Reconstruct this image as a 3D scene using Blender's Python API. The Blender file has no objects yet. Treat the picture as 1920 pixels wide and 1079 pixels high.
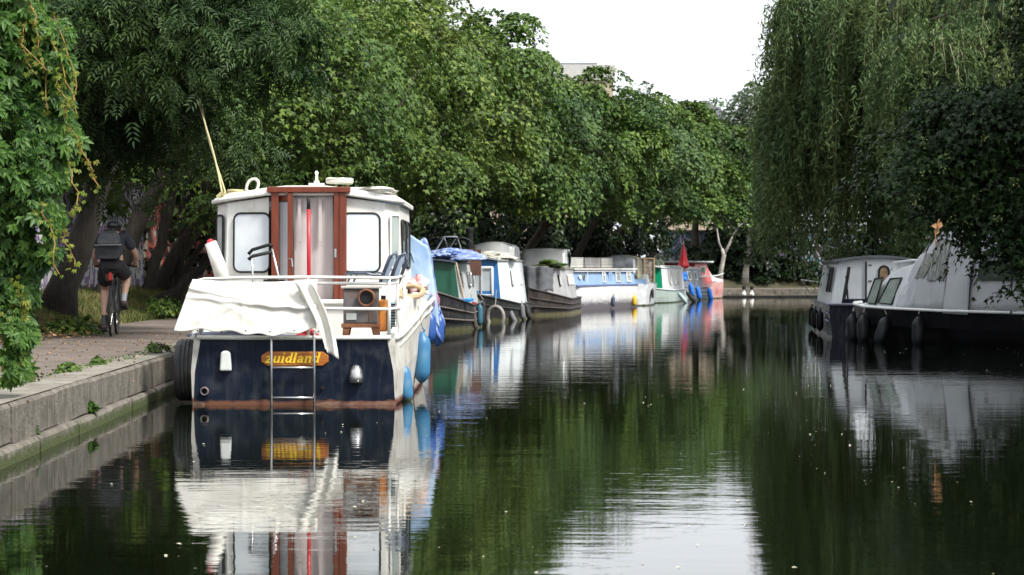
import bpy, math, random
import numpy as np
from mathutils import Vector, Matrix
R = math.radians
random.seed(7)
sc = bpy.context.scene
col = sc.collection

# ---------------------------------------------------------------- camera
cd = bpy.data.cameras.new('camera')
cam = bpy.data.objects.new('camera', cd); col.objects.link(cam)
cam.location = (0, 0, 1.33); cam.rotation_euler = (R(90 - 0.43), 0, 0)
cd.lens = 84; cd.sensor_width = 36; cd.clip_start = 0.1; cd.clip_end = 3000
cd.dof.use_dof = True; cd.dof.focus_distance = 23; cd.dof.aperture_fstop = 7.1
sc.camera = cam

# ---------------------------------------------------------------- sky, sun, exposure
SUN_EL, SUN_AZ = 52, 128      # azimuth clockwise from +Y (away from the camera): right and behind the camera
w = bpy.data.worlds.new('World'); sc.world = w; w.use_nodes = True
nt = w.node_tree; nt.nodes.clear()
sky = nt.nodes.new('ShaderNodeTexSky'); sky.sky_type = 'NISHITA'; sky.sun_disc = False
sky.sun_elevation = R(SUN_EL); sky.sun_rotation = R(SUN_AZ); sky.air_density = 1.0; sky.dust_density = 4; sky.ozone_density = 1
bw = nt.nodes.new('ShaderNodeHueSaturation'); bw.inputs['Saturation'].default_value = 0.12
mx = nt.nodes.new('ShaderNodeMix'); mx.data_type = 'RGBA'; mx.inputs[0].default_value = 0.75
mx.inputs[7].default_value = (8.6, 9.0, 9.5, 1)      # an even bright cloud layer over the sky
bg = nt.nodes.new('ShaderNodeBackground'); bg.inputs['Strength'].default_value = 0.052
ow = nt.nodes.new('ShaderNodeOutputWorld')
nt.links.new(sky.outputs[0], bw.inputs['Color']); nt.links.new(bw.outputs[0], mx.inputs[6])
nt.links.new(mx.outputs[2], bg.inputs[0]); nt.links.new(bg.outputs[0], ow.inputs[0])
sl = bpy.data.lights.new('sun', 'SUN'); sl.energy = 1.5; sl.angle = R(11); sl.color = (1.0, 0.96, 0.9)
so = bpy.data.objects.new('sun', sl); col.objects.link(so)
sd = Vector((math.sin(R(SUN_AZ)) * math.cos(R(SUN_EL)), math.cos(R(SUN_AZ)) * math.cos(R(SUN_EL)), math.sin(R(SUN_EL))))
so.rotation_euler = sd.to_track_quat('Z', 'Y').to_euler(); so.location = (20, -20, 40)
sc.view_settings.view_transform = 'Standard'; sc.view_settings.look = 'None'
sc.view_settings.gamma = 1; sc.view_settings.exposure = 1.95; sc.view_settings.use_curve_mapping = False
sc.render.engine = 'CYCLES'
sc.cycles.use_denoising = True
sc.cycles.max_bounces = 6; sc.cycles.diffuse_bounces = 2; sc.cycles.glossy_bounces = 4; sc.cycles.transmission_bounces = 3
sc.cycles.caustics_reflective = False; sc.cycles.caustics_refractive = False

# ---------------------------------------------------------------- materials
MATS = {}
def pm(name, c1, c2=None, scale=4.0, rough=0.6, metal=0.0, bump=0.0, bscale=30.0, grime=None, gcol=(0.09, 0.07, 0.045), line=None, spec=0.5,
       island=0.0, trans=0.0, stretch=None, line_col=(0.05, 0.06, 0.02), streak=0.0, c3=None):
    """procedural surface: two tones through noise, worn patches (grime), a tide line of weed or rust up to height `line`"""
    if name in MATS: return MATS[name]
    m = bpy.data.materials.new(name); m.use_nodes = True; t = m.node_tree; N = t.nodes; L = t.links
    b = N['Principled BSDF']; b.inputs['Roughness'].default_value = rough; b.inputs['Metallic'].default_value = metal
    b.inputs['Specular IOR Level'].default_value = spec
    tc = N.new('ShaderNodeTexCoord'); src = tc.outputs['Object']
    if stretch:
        mp = N.new('ShaderNodeMapping'); mp.inputs['Scale'].default_value = stretch; L.new(src, mp.inputs[0]); src = mp.outputs[0]
    c2 = c2 or tuple(x * 0.82 for x in c1)
    n1 = N.new('ShaderNodeTexNoise'); n1.inputs['Scale'].default_value = scale; n1.inputs['Detail'].default_value = 6; L.new(src, n1.inputs[0])
    r1 = N.new('ShaderNodeValToRGB'); r1.color_ramp.elements[0].position = 0.35; r1.color_ramp.elements[1].position = 0.65
    r1.color_ramp.elements[0].color = (*c1, 1); r1.color_ramp.elements[1].color = (*c2, 1)
    if c3:
        e = r1.color_ramp.elements.new(0.8); e.color = (*c3, 1)
    L.new(n1.outputs[0], r1.inputs[0]); out = r1.outputs[0]
    def mix(a, bcol, fac):
        q = N.new('ShaderNodeMix'); q.data_type = 'RGBA'; L.new(fac, q.inputs[0]); L.new(a, q.inputs[6])
        if isinstance(bcol, tuple): q.inputs[7].default_value = (*bcol, 1)
        else: L.new(bcol, q.inputs[7])
        return q.outputs[2]
    def math_(op, a, bb):
        q = N.new('ShaderNodeMath'); q.operation = op
        for i, x in enumerate((a, bb)):
            if isinstance(x, (int, float)): q.inputs[i].default_value = x
            else: L.new(x, q.inputs[i])
        return q.outputs[0]
    def noise(sc_, st=None, detail=5):
        q = N.new('ShaderNodeTexNoise'); q.inputs['Scale'].default_value = sc_; q.inputs['Detail'].default_value = detail
        if st:
            mp_ = N.new('ShaderNodeMapping'); mp_.inputs['Scale'].default_value = st; L.new(tc.outputs['Object'], mp_.inputs[0]); L.new(mp_.outputs[0], q.inputs[0])
        else: L.new(tc.outputs['Object'], q.inputs[0])
        return q.outputs[0]
    def ramp(v, lo, hi):
        q = N.new('ShaderNodeMapRange'); L.new(v, q.inputs[0]); q.inputs[1].default_value = lo; q.inputs[2].default_value = hi; return q.outputs[0]
    if island:
        g = N.new('ShaderNodeNewGeometry'); h = N.new('ShaderNodeHueSaturation'); L.new(out, h.inputs['Color'])
        L.new(math_('MULTIPLY_ADD', g.outputs['Random Per Island'], island * 1.4), h.inputs['Value'])
        h.inputs['Value'].links[0].from_node.inputs[2].default_value = 1 - island * 0.7
        v = math_('MULTIPLY_ADD', g.outputs['Random Per Island'], -0.035); v.node.inputs[2].default_value = 0.5175; L.new(v, h.inputs['Hue'])
        out = h.outputs[0]
    if grime:
        out = mix(out, gcol, math_('MULTIPLY', ramp(noise(7, None, 8), 0.52, 0.78), grime))
    if streak:
        out = mix(out, gcol, math_('MULTIPLY', ramp(noise(3, (6, 6, 0.7), 6), 0.5, 0.8), streak))
    if line:
        g = N.new('ShaderNodeNewGeometry'); s = N.new('ShaderNodeSeparateXYZ'); L.new(g.outputs['Position'], s.inputs[0])
        z = math_('ADD', s.outputs[2], math_('MULTIPLY', math_('SUBTRACT', noise(9), 0.5), -line * 1.6))
        f = ramp(z, line * 1.15, line * 0.55)
        out = mix(out, line_col, f)
    L.new(out, b.inputs['Base Color'])
    if bump:
        bp = N.new('ShaderNodeBump'); bp.inputs['Strength'].default_value = bump; bp.inputs['Distance'].default_value = 0.02
        n2 = N.new('ShaderNodeTexNoise'); n2.inputs['Scale'].default_value = bscale; n2.inputs['Detail'].default_value = 6; L.new(src, n2.inputs[0])
        L.new(n2.outputs[0], bp.inputs['Height']); L.new(bp.outputs[0], b.inputs['Normal'])
    if trans:
        tr = N.new('ShaderNodeBsdfTranslucent'); L.new(out, tr.inputs[0]); ms = N.new('ShaderNodeMixShader'); ms.inputs[0].default_value = trans
        o = N['Material Output']; L.new(b.outputs[0], ms.inputs[1]); L.new(tr.outputs[0], ms.inputs[2]); L.new(ms.outputs[0], o.inputs[0])
    MATS[name] = m; return m

def leafmat(name, c1, c2, scale=0.5, island=0.5, rough=0.5, c3=None, trans=0.2, spec=0.22):
    return pm(name, c1, c2, scale=scale, island=island, rough=rough, c3=c3, trans=trans, spec=spec)

# ---------------------------------------------------------------- objects
def tag(o, label=None, cat=None, group=None, kind=None):
    if label: o['label'] = label
    if cat: o['category'] = cat
    if group: o['group'] = group
    if kind: o['kind'] = kind
    return o
def empty(name, loc, rz=0, label=None, cat=None, group=None):
    o = bpy.data.objects.new(name, None); col.objects.link(o); o.location = loc; o.rotation_euler = (0, 0, rz)
    o.empty_display_size = 0.2
    return tag(o, label, cat, group)
def link_mesh(name, me, mat, parent=None, loc=None):
    o = bpy.data.objects.new(name, me); col.objects.link(o)
    if mat: me.materials.append(mat)
    if parent: o.parent = parent
    if loc: o.location = loc
    return o

class MB:
    def __init__(s): s.v = []; s.f = []
    def add(s, vs, fs):
        n = len(s.v); s.v += [tuple(x) for x in vs]; s.f += [tuple(i + n for i in q) for q in fs]; return s
    def hexa(s, p):   # p: 4 bottom (ccw) + 4 top
        return s.add(p, [(3, 2, 1, 0), (4, 5, 6, 7), (0, 1, 5, 4), (1, 2, 6, 5), (2, 3, 7, 6), (3, 0, 4, 7)])
    def box(s, c, d, rz=0, ry=0, rx=0):
        M = Matrix.Translation(c) @ Matrix.Rotation(rz, 4, 'Z') @ Matrix.Rotation(ry, 4, 'Y') @ Matrix.Rotation(rx, 4, 'X')
        x, y, z = d[0] / 2, d[1] / 2, d[2] / 2
        return s.hexa([M @ Vector(q) for q in ((-x, -y, -z), (x, -y, -z), (x, y, -z), (-x, y, -z), (-x, -y, z), (x, -y, z), (x, y, z), (-x, y, z))])
    def tube(s, pts, r, n=8, caps=True, closed=False, flat=1.0):
        pts = [Vector(p) for p in pts]; m = len(pts); rs = r if isinstance(r, (list, tuple)) else [r] * m
        T = []
        for i in range(m):
            a = pts[(i - 1) % m] if (closed or i > 0) else pts[i]; b = pts[(i + 1) % m] if (closed or i < m - 1) else pts[i]
            d = b - a; T.append(d.normalized() if d.length > 1e-9 else Vector((0, 0, 1)))
        u = T[0].orthogonal().normalized(); vs = []
        for i in range(m):
            u = (u - T[i] * u.dot(T[i])); u = u.normalized() if u.length > 1e-6 else T[i].orthogonal().normalized()
            w_ = T[i].cross(u)
            for k in range(n):
                a = 2 * math.pi * k / n; vs.append(pts[i] + (u * math.cos(a) + w_ * math.sin(a) * flat) * rs[i])
        fs = []
        for i in range(m if closed else m - 1):
            j = (i + 1) % m
            for k in range(n):
                k2 = (k + 1) % n; fs.append((i * n + k, i * n + k2, j * n + k2, j * n + k))
        if caps and not closed: fs += [tuple(range(n))[::-1], tuple((m - 1) * n + k for k in range(n))]
        return s.add(vs, fs)
    def lathe(s, prof, c=(0, 0, 0), axis=(0, 0, 1), n=16):
        A = Vector(axis).normalized(); u = A.orthogonal().normalized(); w_ = A.cross(u); c = Vector(c); vs = []
        for r, h in prof:
            for k in range(n):
                a = 2 * math.pi * k / n; vs.append(c + A * h + (u * math.cos(a) + w_ * math.sin(a)) * r)
        fs = [(i * n + k, i * n + (k + 1) % n, (i + 1) * n + (k + 1) % n, (i + 1) * n + k) for i in range(len(prof) - 1) for k in range(n)]
        fs += [tuple(range(n))[::-1], tuple((len(prof) - 1) * n + k for k in range(n))]
        return s.add(vs, fs)
    def grid(s, nu, nv, fn):
        vs = [fn(i / (nu - 1), j / (nv - 1)) for i in range(nu) for j in range(nv)]
        return s.add(vs, [(i * nv + j, (i + 1) * nv + j, (i + 1) * nv + j + 1, i * nv + j + 1) for i in range(nu - 1) for j in range(nv - 1)])
    def prism(s, pts, off):
        off = Vector(off); n = len(pts); a = [Vector(p) for p in pts]
        return s.add(a + [p + off for p in a], [tuple(range(n))[::-1], tuple(range(n, 2 * n))] + [(i, (i + 1) % n, n + (i + 1) % n, n + i) for i in range(n)])
    def build(s, name, mat, parent=None, smooth=False, bevel=0, loc=None, solid=0, sub=0):
        me = bpy.data.meshes.new(name); me.from_pydata(s.v, [], s.f); me.update()
        if smooth: me.shade_smooth() if hasattr(me, 'shade_smooth') else None
        o = link_mesh(name, me, mat, parent, loc)
        if solid:
            q = o.modifiers.new('solid', 'SOLIDIFY'); q.thickness = solid; q.offset = 0
        if bevel:
            q = o.modifiers.new('bevel', 'BEVEL'); q.width = bevel; q.segments = 2; q.limit_method = 'ANGLE'
        if sub:
            q = o.modifiers.new('sub', 'SUBSURF'); q.levels = sub; q.render_levels = sub
        return o

def np_mesh(name, verts, tris):
    me = bpy.data.meshes.new(name); verts = np.ascontiguousarray(verts, dtype=np.float32).reshape(-1, 3); tris = np.ascontiguousarray(tris, dtype=np.int32).reshape(-1, 3)
    me.vertices.add(len(verts)); me.vertices.foreach_set('co', verts.ravel())
    me.loops.add(tris.size); me.loops.foreach_set('vertex_index', tris.ravel())
    me.polygons.add(len(tris)); me.polygons.foreach_set('loop_start', np.arange(0, tris.size, 3, dtype=np.int32))
    me.update(calc_edges=True)
    return me
def norm(a): return a / np.maximum(np.linalg.norm(a, axis=-1, keepdims=True), 1e-9)

def kite(x0, y0, ang, ln, wd, z0=0.0, zt=-0.08, fold=0.06):
    c, s_ = math.cos(ang), math.sin(ang)
    P = [(0, 0, 0), (ln * .45, wd, fold), (ln, 0, zt), (ln * .45, -wd, fold)]
    return [(x0 + c * x - s_ * y, y0 + s_ * x + c * y, z0 + z) for x, y, z in P], [(0, 3, 2), (0, 2, 1)]
def template(kind):
    V = []; F = []
    def ad(v, f):
        n = len(V); V.extend(v); F.extend([tuple(i + n for i in q) for q in f])
    if kind == 'kite': ad(*kite(0, 0, 0, 1, .34))
    elif kind == 'thin': ad(*kite(0, 0, 0, 1, .11))
    elif kind == 'maple':
        pts = [(.3, 0, .05), (0, 0, 0), (-.06, .36, -.03), (.2, .22, .02), (.42, .56, -.05), (.5, .2, .02), (1, 0, -.1), (.5, -.2, .02), (.42, -.56, -.05), (.2, -.22, .02), (-.06, -.36, -.03)]
        ad(pts, [(0, i, i + 1 if i < 10 else 1) for i in range(1, 11)])
    elif kind == 'maple3':   # three lobes, 6 triangles
        pts = [(0, 0, 0), (.28, .5, -.04), (.42, .17, .03), (1, 0, -.1), (.42, -.17, .03), (.28, -.5, -.04)]
        ad(pts, [(0, 5, 4), (0, 4, 3), (0, 3, 2), (0, 2, 1)])
    elif kind == 'ash':
        for i in range(4):
            x = .12 + i * .2; ad(*kite(x, 0, R(52), .42 - .03 * i, .055, -.06 * i * i * .3)); ad(*kite(x, 0, R(-52), .42 - .03 * i, .055, -.06 * i * i * .3))
        ad(*kite(.85, 0, 0, .38, .055, -.18))
    elif kind == 'creeper':
        for a, l in ((-80, .62), (-38, .9), (0, 1.0), (38, .9), (80, .62)): ad(*kite(0, 0, R(a), l, .2 * l + .02, 0, -.25 * l, .05))
    return np.array(V, dtype=np.float64), np.array(F, dtype=np.int64)
TPL = {k: template(k) for k in ('kite', 'thin', 'maple', 'maple3', 'ash', 'creeper')}
def leaves(pos, nrm, tip, size, kind):
    V, F = TPL[kind]; n = norm(nrm); x = tip - n * np.sum(tip * n, -1, keepdims=True); x = norm(x); y = np.cross(n, x)
    P = pos[:, None, :] + size[:, None, None] * (V[None, :, 0, None] * x[:, None, :] + V[None, :, 1, None] * y[:, None, :] + V[None, :, 2, None] * n[:, None, :])
    T = F[None, :, :] + (np.arange(len(pos)) * len(V))[:, None, None]
    return P.reshape(-1, 3), T.reshape(-1, 3)
def dirnoise(d, seed):
    g = np.random.RandomState(seed); k = g.normal(0, 2.6, (5, 3)); p = g.uniform(0, 6.28, 5)
    return np.sin(d @ k.T + p).mean(-1)

def crown(name, mat, parent, lobes, seed, npads, nleaf, size, kind, pad=0.7, shell=0.45, flat=0.42, droop=0.55, low=-0.75, dens=1.0):
    """lobes: list of (centre, radii). Pads of leaves layered through the outer part of the lobes; returns pad centres"""
    g = np.random.RandomState(seed); V = []; T = []; off = 0; centres = []
    wts = np.array([r[0] * r[1] * r[2] for c, r in lobes]) ** 0.7; wts /= wts.sum()
    for (c, r), wt in zip(lobes, wts):
        k = max(3, int(npads * wt)); d = norm(g.normal(0, 1, (k * 3, 3))); d = d[d[:, 2] > low][:k]; k = len(d)
        rr = shell + (1 - shell) * g.uniform(0, 1, k) ** 0.6; f = 0.93 + 0.28 * dirnoise(d, seed + 3)
        pc = np.array(c) + d * (rr * f)[:, None] * np.array(r)
        pr = pad * g.uniform(.5, 1.35, k); pn = norm(d * np.array([.7, .7, .35]) + np.array([0, 0, .9]) + g.normal(0, .22, (k, 3)))
        m = int(nleaf)
        a = g.uniform(0, 6.283, (k, m)); q = np.sqrt(g.uniform(0, 1, (k, m))) * (1 + .25 * np.sin(a * 3 + g.uniform(0, 6, (k, 1))))
        u = norm(np.cross(pn, g.normal(0, 1, (k, 3)))); v = np.cross(pn, u)
        rad = u[:, None] * np.cos(a)[..., None] + v[:, None] * np.sin(a)[..., None]
        h = flat * (1 - q ** 2) - flat * .5 * g.uniform(0, 1, (k, m)) ** 2
        P = pc[:, None] + pr[:, None, None] * (rad * q[..., None] + pn[:, None] * h[..., None]) - np.array([0, 0, 1]) * (q ** 2 * .25 * pr[:, None])[..., None]
        n_ = pn[:, None] * .9 + rad * .45 * q[..., None] + g.normal(0, .38, (k, m, 3))
        tip = rad + np.array([0, 0, -droop]) + g.normal(0, .5, (k, m, 3))
        s_ = size * g.uniform(.65, 1.25, k * m)
        p_, t_ = leaves(P.reshape(-1, 3), n_.reshape(-1, 3), tip.reshape(-1, 3), s_, kind)
        V.append(p_); T.append(t_ + off); off += len(p_); centres.append(pc)
    me = np_mesh(name, np.concatenate(V), np.concatenate(T)); o = link_mesh(name, me, mat, parent); o['kind'] = 'stuff'
    return np.concatenate(centres)

def bend(a, b, sag, n=6, jit=0.0, g=random):
    a = Vector(a); b = Vector(b); out = []
    for i in range(n + 1):
        t = i / n; p = a.lerp(b, t); p.z += math.sin(math.pi * t) * sag
        if 0 < i < n: p += Vector((g.uniform(-1, 1), g.uniform(-1, 1), g.uniform(-1, 1))) * jit
        out.append(p)
    return out
def trunk_parts(parent, base, top, r0, centres, mat, seed, nlimb=7, jit=.12, fork=0.45, r1=.4):
    g = random.Random(seed); m = MB(); n = 9; base = Vector(base); top = Vector(top)
    pts = bend(base - Vector((0, 0, .25)), top, 0, n, jit * .6, g)
    m.tube(pts, [r0 * (1.35 if i == 0 else 1 - (1 - r1) * i / n) for i in range(n + 1)], 10)
    m.build('trunk', mat, parent, smooth=True)
    m = MB(); lim = []
    C = [Vector(c) for c in centres]; g.shuffle(C)
    for c in C[:nlimb]:
        i = g.randint(int(n * fork), n); a = pts[i]; b = a.lerp(c, .92); k = bend(a, b, g.uniform(.0, .35), 7, jit, g)
        rr = r0 * .42 * g.uniform(.7, 1.1); m.tube(k, [max(rr * (1 - .78 * j / 7), .02) for j in range(8)], 7); lim += k[2:]
    for c in C[nlimb:nlimb + 110]:
        a = min(lim, key=lambda q: (q - c).length) if lim else pts[-1]
        k = bend(a, c, .08, 4, .07, g); m.tube(k, [.035, .027, .02, .014, .008], 5)
    o = m.build('branches', mat, parent, smooth=True); o['kind'] = 'stuff'
# ---------------------------------------------------------------- shared materials
CONC = pm('old concrete', (.15, .135, .11), (.24, .22, .18), scale=3, rough=.9, bump=.6, bscale=45, grime=.8, gcol=(.07, .065, .05), streak=.4)
CONCF = pm('quay face concrete', (.10, .088, .07), (.17, .15, .125), scale=5, rough=.9, bump=.7, bscale=30, grime=.75, gcol=(.03, .028, .022), streak=.7, line=.085, line_col=(.045, .06, .012))
BARK = pm('bark', (.03, .024, .018), (.06, .05, .036), scale=6, rough=.9, bump=.9, bscale=22, stretch=(3, 3, .6))
BARKD = pm('dark bark', (.016, .013, .01), (.032, .026, .02), scale=6, rough=.95, bump=.9, bscale=20, stretch=(3, 3, .6))
BIRCH = pm('pale bark', (.42, .4, .36), (.25, .23, .2), scale=4, rough=.85, bump=.5, bscale=20, grime=.5, gcol=(.06, .05, .05))
L_MAP = leafmat('sycamore leaves', (.042, .09, .016), (.095, .155, .026), island=.75, scale=.45)
L_MAP2 = leafmat('brighter sycamore leaves', (.052, .105, .018), (.115, .165, .028), island=.75, c3=(.14, .12, .025), scale=.5)
L_MAP3 = leafmat('cool green leaves', (.036, .08, .022), (.075, .125, .034), island=.75, scale=.45)
L_ASH = leafmat('ash leaves', (.022, .054, .014), (.055, .1, .024), island=.6, scale=.6, rough=.45)
L_DARK = leafmat('dark maple leaves', (.012, .031, .009), (.025, .054, .014), island=.7, scale=.6, rough=.5, trans=.2)
L_WIL = leafmat('willow leaves', (.066, .12, .042), (.12, .175, .062), island=.6, scale=.7, rough=.5, trans=.35)
L_FAR = leafmat('grey green leaves', (.05, .078, .042), (.078, .11, .055), island=.6, scale=.3)
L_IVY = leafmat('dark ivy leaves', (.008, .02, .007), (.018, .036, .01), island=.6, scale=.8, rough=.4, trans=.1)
L_CRP = leafmat('creeper leaves', (.028, .08, .012), (.062, .14, .02), island=.75, scale=1.6, rough=.42, c3=(.11, .16, .02))
L_CRY = leafmat('yellow green creeper shoots', (.13, .19, .02), (.2, .2, .03), island=.5, scale=3, rough=.5)
GRASSM = leafmat('verge grass', (.06, .1, .02), (.18, .16, .06), island=.6, scale=1.1, rough=.7)
DRYM = leafmat('dry fallen leaves', (.2, .12, .055), (.3, .2, .1), island=.7, scale=2, rough=.7)

# ---------------------------------------------------------------- banks
def smooth_line(P, k=6):
    P = [np.array(p, float) for p in P]; out = []
    for i in range(len(P) - 1):
        p0 = P[max(i - 1, 0)]; p1 = P[i]; p2 = P[i + 1]; p3 = P[min(i + 2, len(P) - 1)]
        for j in range(k):
            t = j / k; out.append(.5 * (2 * p1 + (p2 - p0) * t + (2 * p0 - 5 * p1 + 4 * p2 - p3) * t * t + (3 * p1 - p0 - 3 * p2 + p3) * t ** 3))
    return out + [P[-1]]
QL = smooth_line([(-3.3, -30), (-3.35, -5), (-3.4, 12), (-3.47, 16.2), (-3.6, 21), (-3.75, 27), (-3.9, 35), (-3.75, 44), (-3.35, 52), (-2.8, 58), (-2.2, 63), (-1.4, 68), (-.6, 74), (.5, 80), (3, 88), (4.6, 94), (7, 103), (8.6, 110), (9.9, 114.2), (12, 115.7), (15, 116.2), (25, 118), (45, 126), (90, 150)])
QT = [norm(QL[min(i + 1, len(QL) - 1)] - QL[max(i - 1, 0)]) for i in range(len(QL))]
QN = [np.array((-t[1], t[0])) for t in QT]          # away from the water
def qat(y):   # point and frame on the left bank nearest to a given distance
    i = min(range(len(QL)), key=lambda k: abs(QL[k][1] - y)); return QL[i], QT[i], QN[i]
rs = np.random.RandomState(5)
def strip(name, offs, zs, mat, kind='structure', jitter=0):
    m = MB(); n = len(offs)
    for i in range(len(QL)):
        for o_, z in zip(offs, zs):
            p = QL[i] + QN[i] * o_; m.v.append((p[0], p[1], z + (rs.uniform(-1, 1) * jitter if 0 < offs.index(o_) < n - 1 else 0)))
    m.f = [(i * n + j, i * n + j + 1, (i + 1) * n + j + 1, (i + 1) * n + j) for i in range(len(QL) - 1) for j in range(n - 1)]
    o = m.build(name, mat, smooth=jitter > 0); o['kind'] = kind; return o
EARTH = pm('trodden earth and litter', (.04, .038, .02), (.07, .062, .03), scale=1.2, rough=.95, bump=.8, bscale=14, grime=.6, gcol=(.05, .06, .02))
PATHM = pm('worn brick paving', (.11, .085, .07), (.16, .13, .105), scale=1.6, rough=.9, bump=.35, bscale=60, grime=.45, gcol=(.07, .06, .05))
def add_paving(m):     # stretcher courses as fine relief and joint colour
    t = m.node_tree; N = t.nodes; L = t.links; b = N['Principled BSDF']
    tc = N.new('ShaderNodeTexCoord'); br = N.new('ShaderNodeTexBrick'); br.inputs['Scale'].default_value = 1; br.inputs['Brick Width'].default_value = .22; br.inputs['Row Height'].default_value = .11
    br.inputs['Mortar Size'].default_value = .006; br.inputs['Color1'].default_value = (1, 1, 1, 1); br.inputs['Color2'].default_value = (.78, .76, .76, 1); br.inputs['Mortar'].default_value = (.5, .5, .47, 1)
    L.new(tc.outputs['Object'], br.inputs[0]); old = b.inputs['Base Color'].links[0].from_socket
    q = N.new('ShaderNodeMix'); q.data_type = 'RGBA'; q.blend_type = 'MULTIPLY'; q.inputs[0].default_value = .8; L.new(old, q.inputs[6]); L.new(br.outputs[0], q.inputs[7]); L.new(q.outputs[2], b.inputs['Base Color'])
add_paving(PATHM)
strip('towpath', [.40, 1.2, 2.0, 2.72], [.396, .41, .415, .42], PATHM)
strip('grass_verge', [2.7, 2.95, 3.3, 3.7, 4.6, 6.2], [.41, .46, .6, .82, .88, .9], EARTH, jitter=.03)
strip('ground', [6.1, 12, 30, 90, 400], [.88, .9, .9, 1.0, 1.2], EARTH)
# quay stones
root = bpy.data.objects.new('quay', None); col.objects.link(root); root['kind'] = 'structure'
bk = MB()
for i in range(len(QL)):
    for o_, z in ((.03, -1.0), (.03, .37), (.42, .37)): p = QL[i] + QN[i] * o_; bk.v.append((p[0], p[1], z))
bk.f = [(i * 3 + j, i * 3 + j + 1, (i + 1) * 3 + j + 1, (i + 1) * 3 + j) for i in range(len(QL) - 1) for j in range(2)]
o = bk.build('quay_core', CONCF, root); o['kind'] = 'structure'
seg = np.array([np.linalg.norm(QL[i + 1] - QL[i]) for i in range(len(QL) - 1)]); cum = np.concatenate([[0], np.cumsum(seg)])
def qs(s):
    i = int(min(max(np.searchsorted(cum, s) - 1, 0), len(QL) - 2)); t = (s - cum[i]) / seg[i]
    p = QL[i] * (1 - t) + QL[i + 1] * t; return p, norm(QN[i] * (1 - t) + QN[i + 1] * t)
s = 20.0
g = random.Random(3)
while s < 168:
    ln = g.uniform(1.5, 2.1) if s < 150 else 3
    for nm, z0, z1, f, bck in (('coping_stone', .125, .402 + g.uniform(-.006, .006), g.uniform(-.012, .008), .4), ('footing_stone', -.6, .118 + g.uniform(-.012, .004), -.065 + g.uniform(-.008, .01), .3)):
        m = MB(); a0 = s + .008 + (ln * .45 if nm == 'footing_stone' else 0); a1 = a0 + ln - .016
        k = 4; nu = []
        for j in range(k + 1):
            p, n_ = qs(a0 + (a1 - a0) * j / k); wob = g.uniform(-.006, .006)
            for o_, z in ((f + wob, z0 + g.uniform(-.008, .008)), (f + wob, z1 - .025 + g.uniform(-.004, .004)), (f + .025, z1 + g.uniform(-.003, .003)), (bck, z1), (bck, z0)):
                q = p + n_ * o_; m.v.append((q[0], q[1], z))
        for j in range(k):
            for e in range(5): m.f.append((j * 5 + e, j * 5 + (e + 1) % 5, (j + 1) * 5 + (e + 1) % 5, (j + 1) * 5 + e))
        m.f += [(0, 1, 2, 3, 4), tuple(k * 5 + e for e in (4, 3, 2, 1, 0))]
        m.build(nm, CONC if False else CONCF, root)
    s += ln
# lighter concrete on top of the coping: a thin sheet over the stones
strip('coping_top_sheet', [.03, .2, .41], [.409, .411, .409], CONC)

QR = smooth_line([(11, -30), (11, -5), (11, 20), (11.2, 36), (10.4, 44), (10.2, 50), (10.8, 60), (12.4, 75), (15.2, 92), (19, 104), (30, 111), (45, 117), (90, 141)])
m = MB()
for p in QR:
    for dx, z in ((0, -1), (0, .42), (.5, .45), (2.5, .7), (12, .85), (400, 1.0)): m.v.append((p[0] + dx, p[1] - (dx * .2 if dx < 20 else 0), z))
m.f = [(i * 6 + j, (i + 1) * 6 + j, (i + 1) * 6 + j + 1, i * 6 + j + 1) for i in range(len(QR) - 1) for j in range(5)]
o = m.build('right_bank', EARTH); o['kind'] = 'structure'
# canal bed and far land, one sheet out to the horizon
m = MB(); m.add([(-900, -200, -1.2), (900, -200, -1.2), (900, 1500, -1.2), (-900, 1500, -1.2)], [(0, 1, 2, 3)])
o = m.build('canal_bed', EARTH); o['kind'] = 'structure'
m = MB(); m.add([(-400, 150, .86), (90, 150, .86), (900, 300, .86), (900, 1500, 1.5), (-900, 1500, 1.5), (-900, 150, .86)], [(0, 1, 2, 3, 4, 5)])
o = m.build('far_ground', EARTH); o['kind'] = 'structure'

# ---------------------------------------------------------------- water
wm = bpy.data.materials.new('canal water'); wm.use_nodes = True; t = wm.node_tree; N = t.nodes; L = t.links; b = N['Principled BSDF']
b.inputs['Base Color'].default_value = (.003, .005, .002, 1); b.inputs['Roughness'].default_value = .015; b.inputs['IOR'].default_value = 1.4
tc = N.new('ShaderNodeTexCoord')
def wn(sx, sy, det, rot=0, dist=0):
    mp = N.new('ShaderNodeMapping'); mp.inputs['Scale'].default_value = (sx, sy, 1); mp.inputs['Rotation'].default_value = (0, 0, rot); L.new(tc.outputs['Object'], mp.inputs[0])
    n = N.new('ShaderNodeTexNoise'); n.inputs['Scale'].default_value = 1; n.inputs['Detail'].default_value = det; n.inputs['Roughness'].default_value = .5; n.inputs['Distortion'].default_value = dist
    L.new(mp.outputs[0], n.inputs[0]); return n.outputs[0]
def bmp(h, strength, dist, prev=None):
    q = N.new('ShaderNodeBump'); q.inputs['Strength'].default_value = strength; q.inputs['Distance'].default_value = dist; L.new(h, q.inputs['Height'])
    if prev: L.new(prev, q.inputs['Normal'])
    return q.outputs[0]
patch = N.new('ShaderNodeMapRange'); L.new(wn(.18, .10, 2), patch.inputs[0]); patch.inputs[1].default_value = .35; patch.inputs[2].default_value = .65; patch.inputs[3].default_value = .25
fine = N.new('ShaderNodeMath'); fine.operation = 'MULTIPLY'; L.new(wn(3.0, 8.5, 3, .1), fine.inputs[0]); L.new(patch.outputs[0], fine.inputs[1])
n_ = bmp(wn(.5, 1.5, 2, -.08), 1.0, .0024)
n_ = bmp(fine.outputs[0], 1.0, .0015, n_)
L.new(n_, b.inputs['Normal'])
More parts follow.
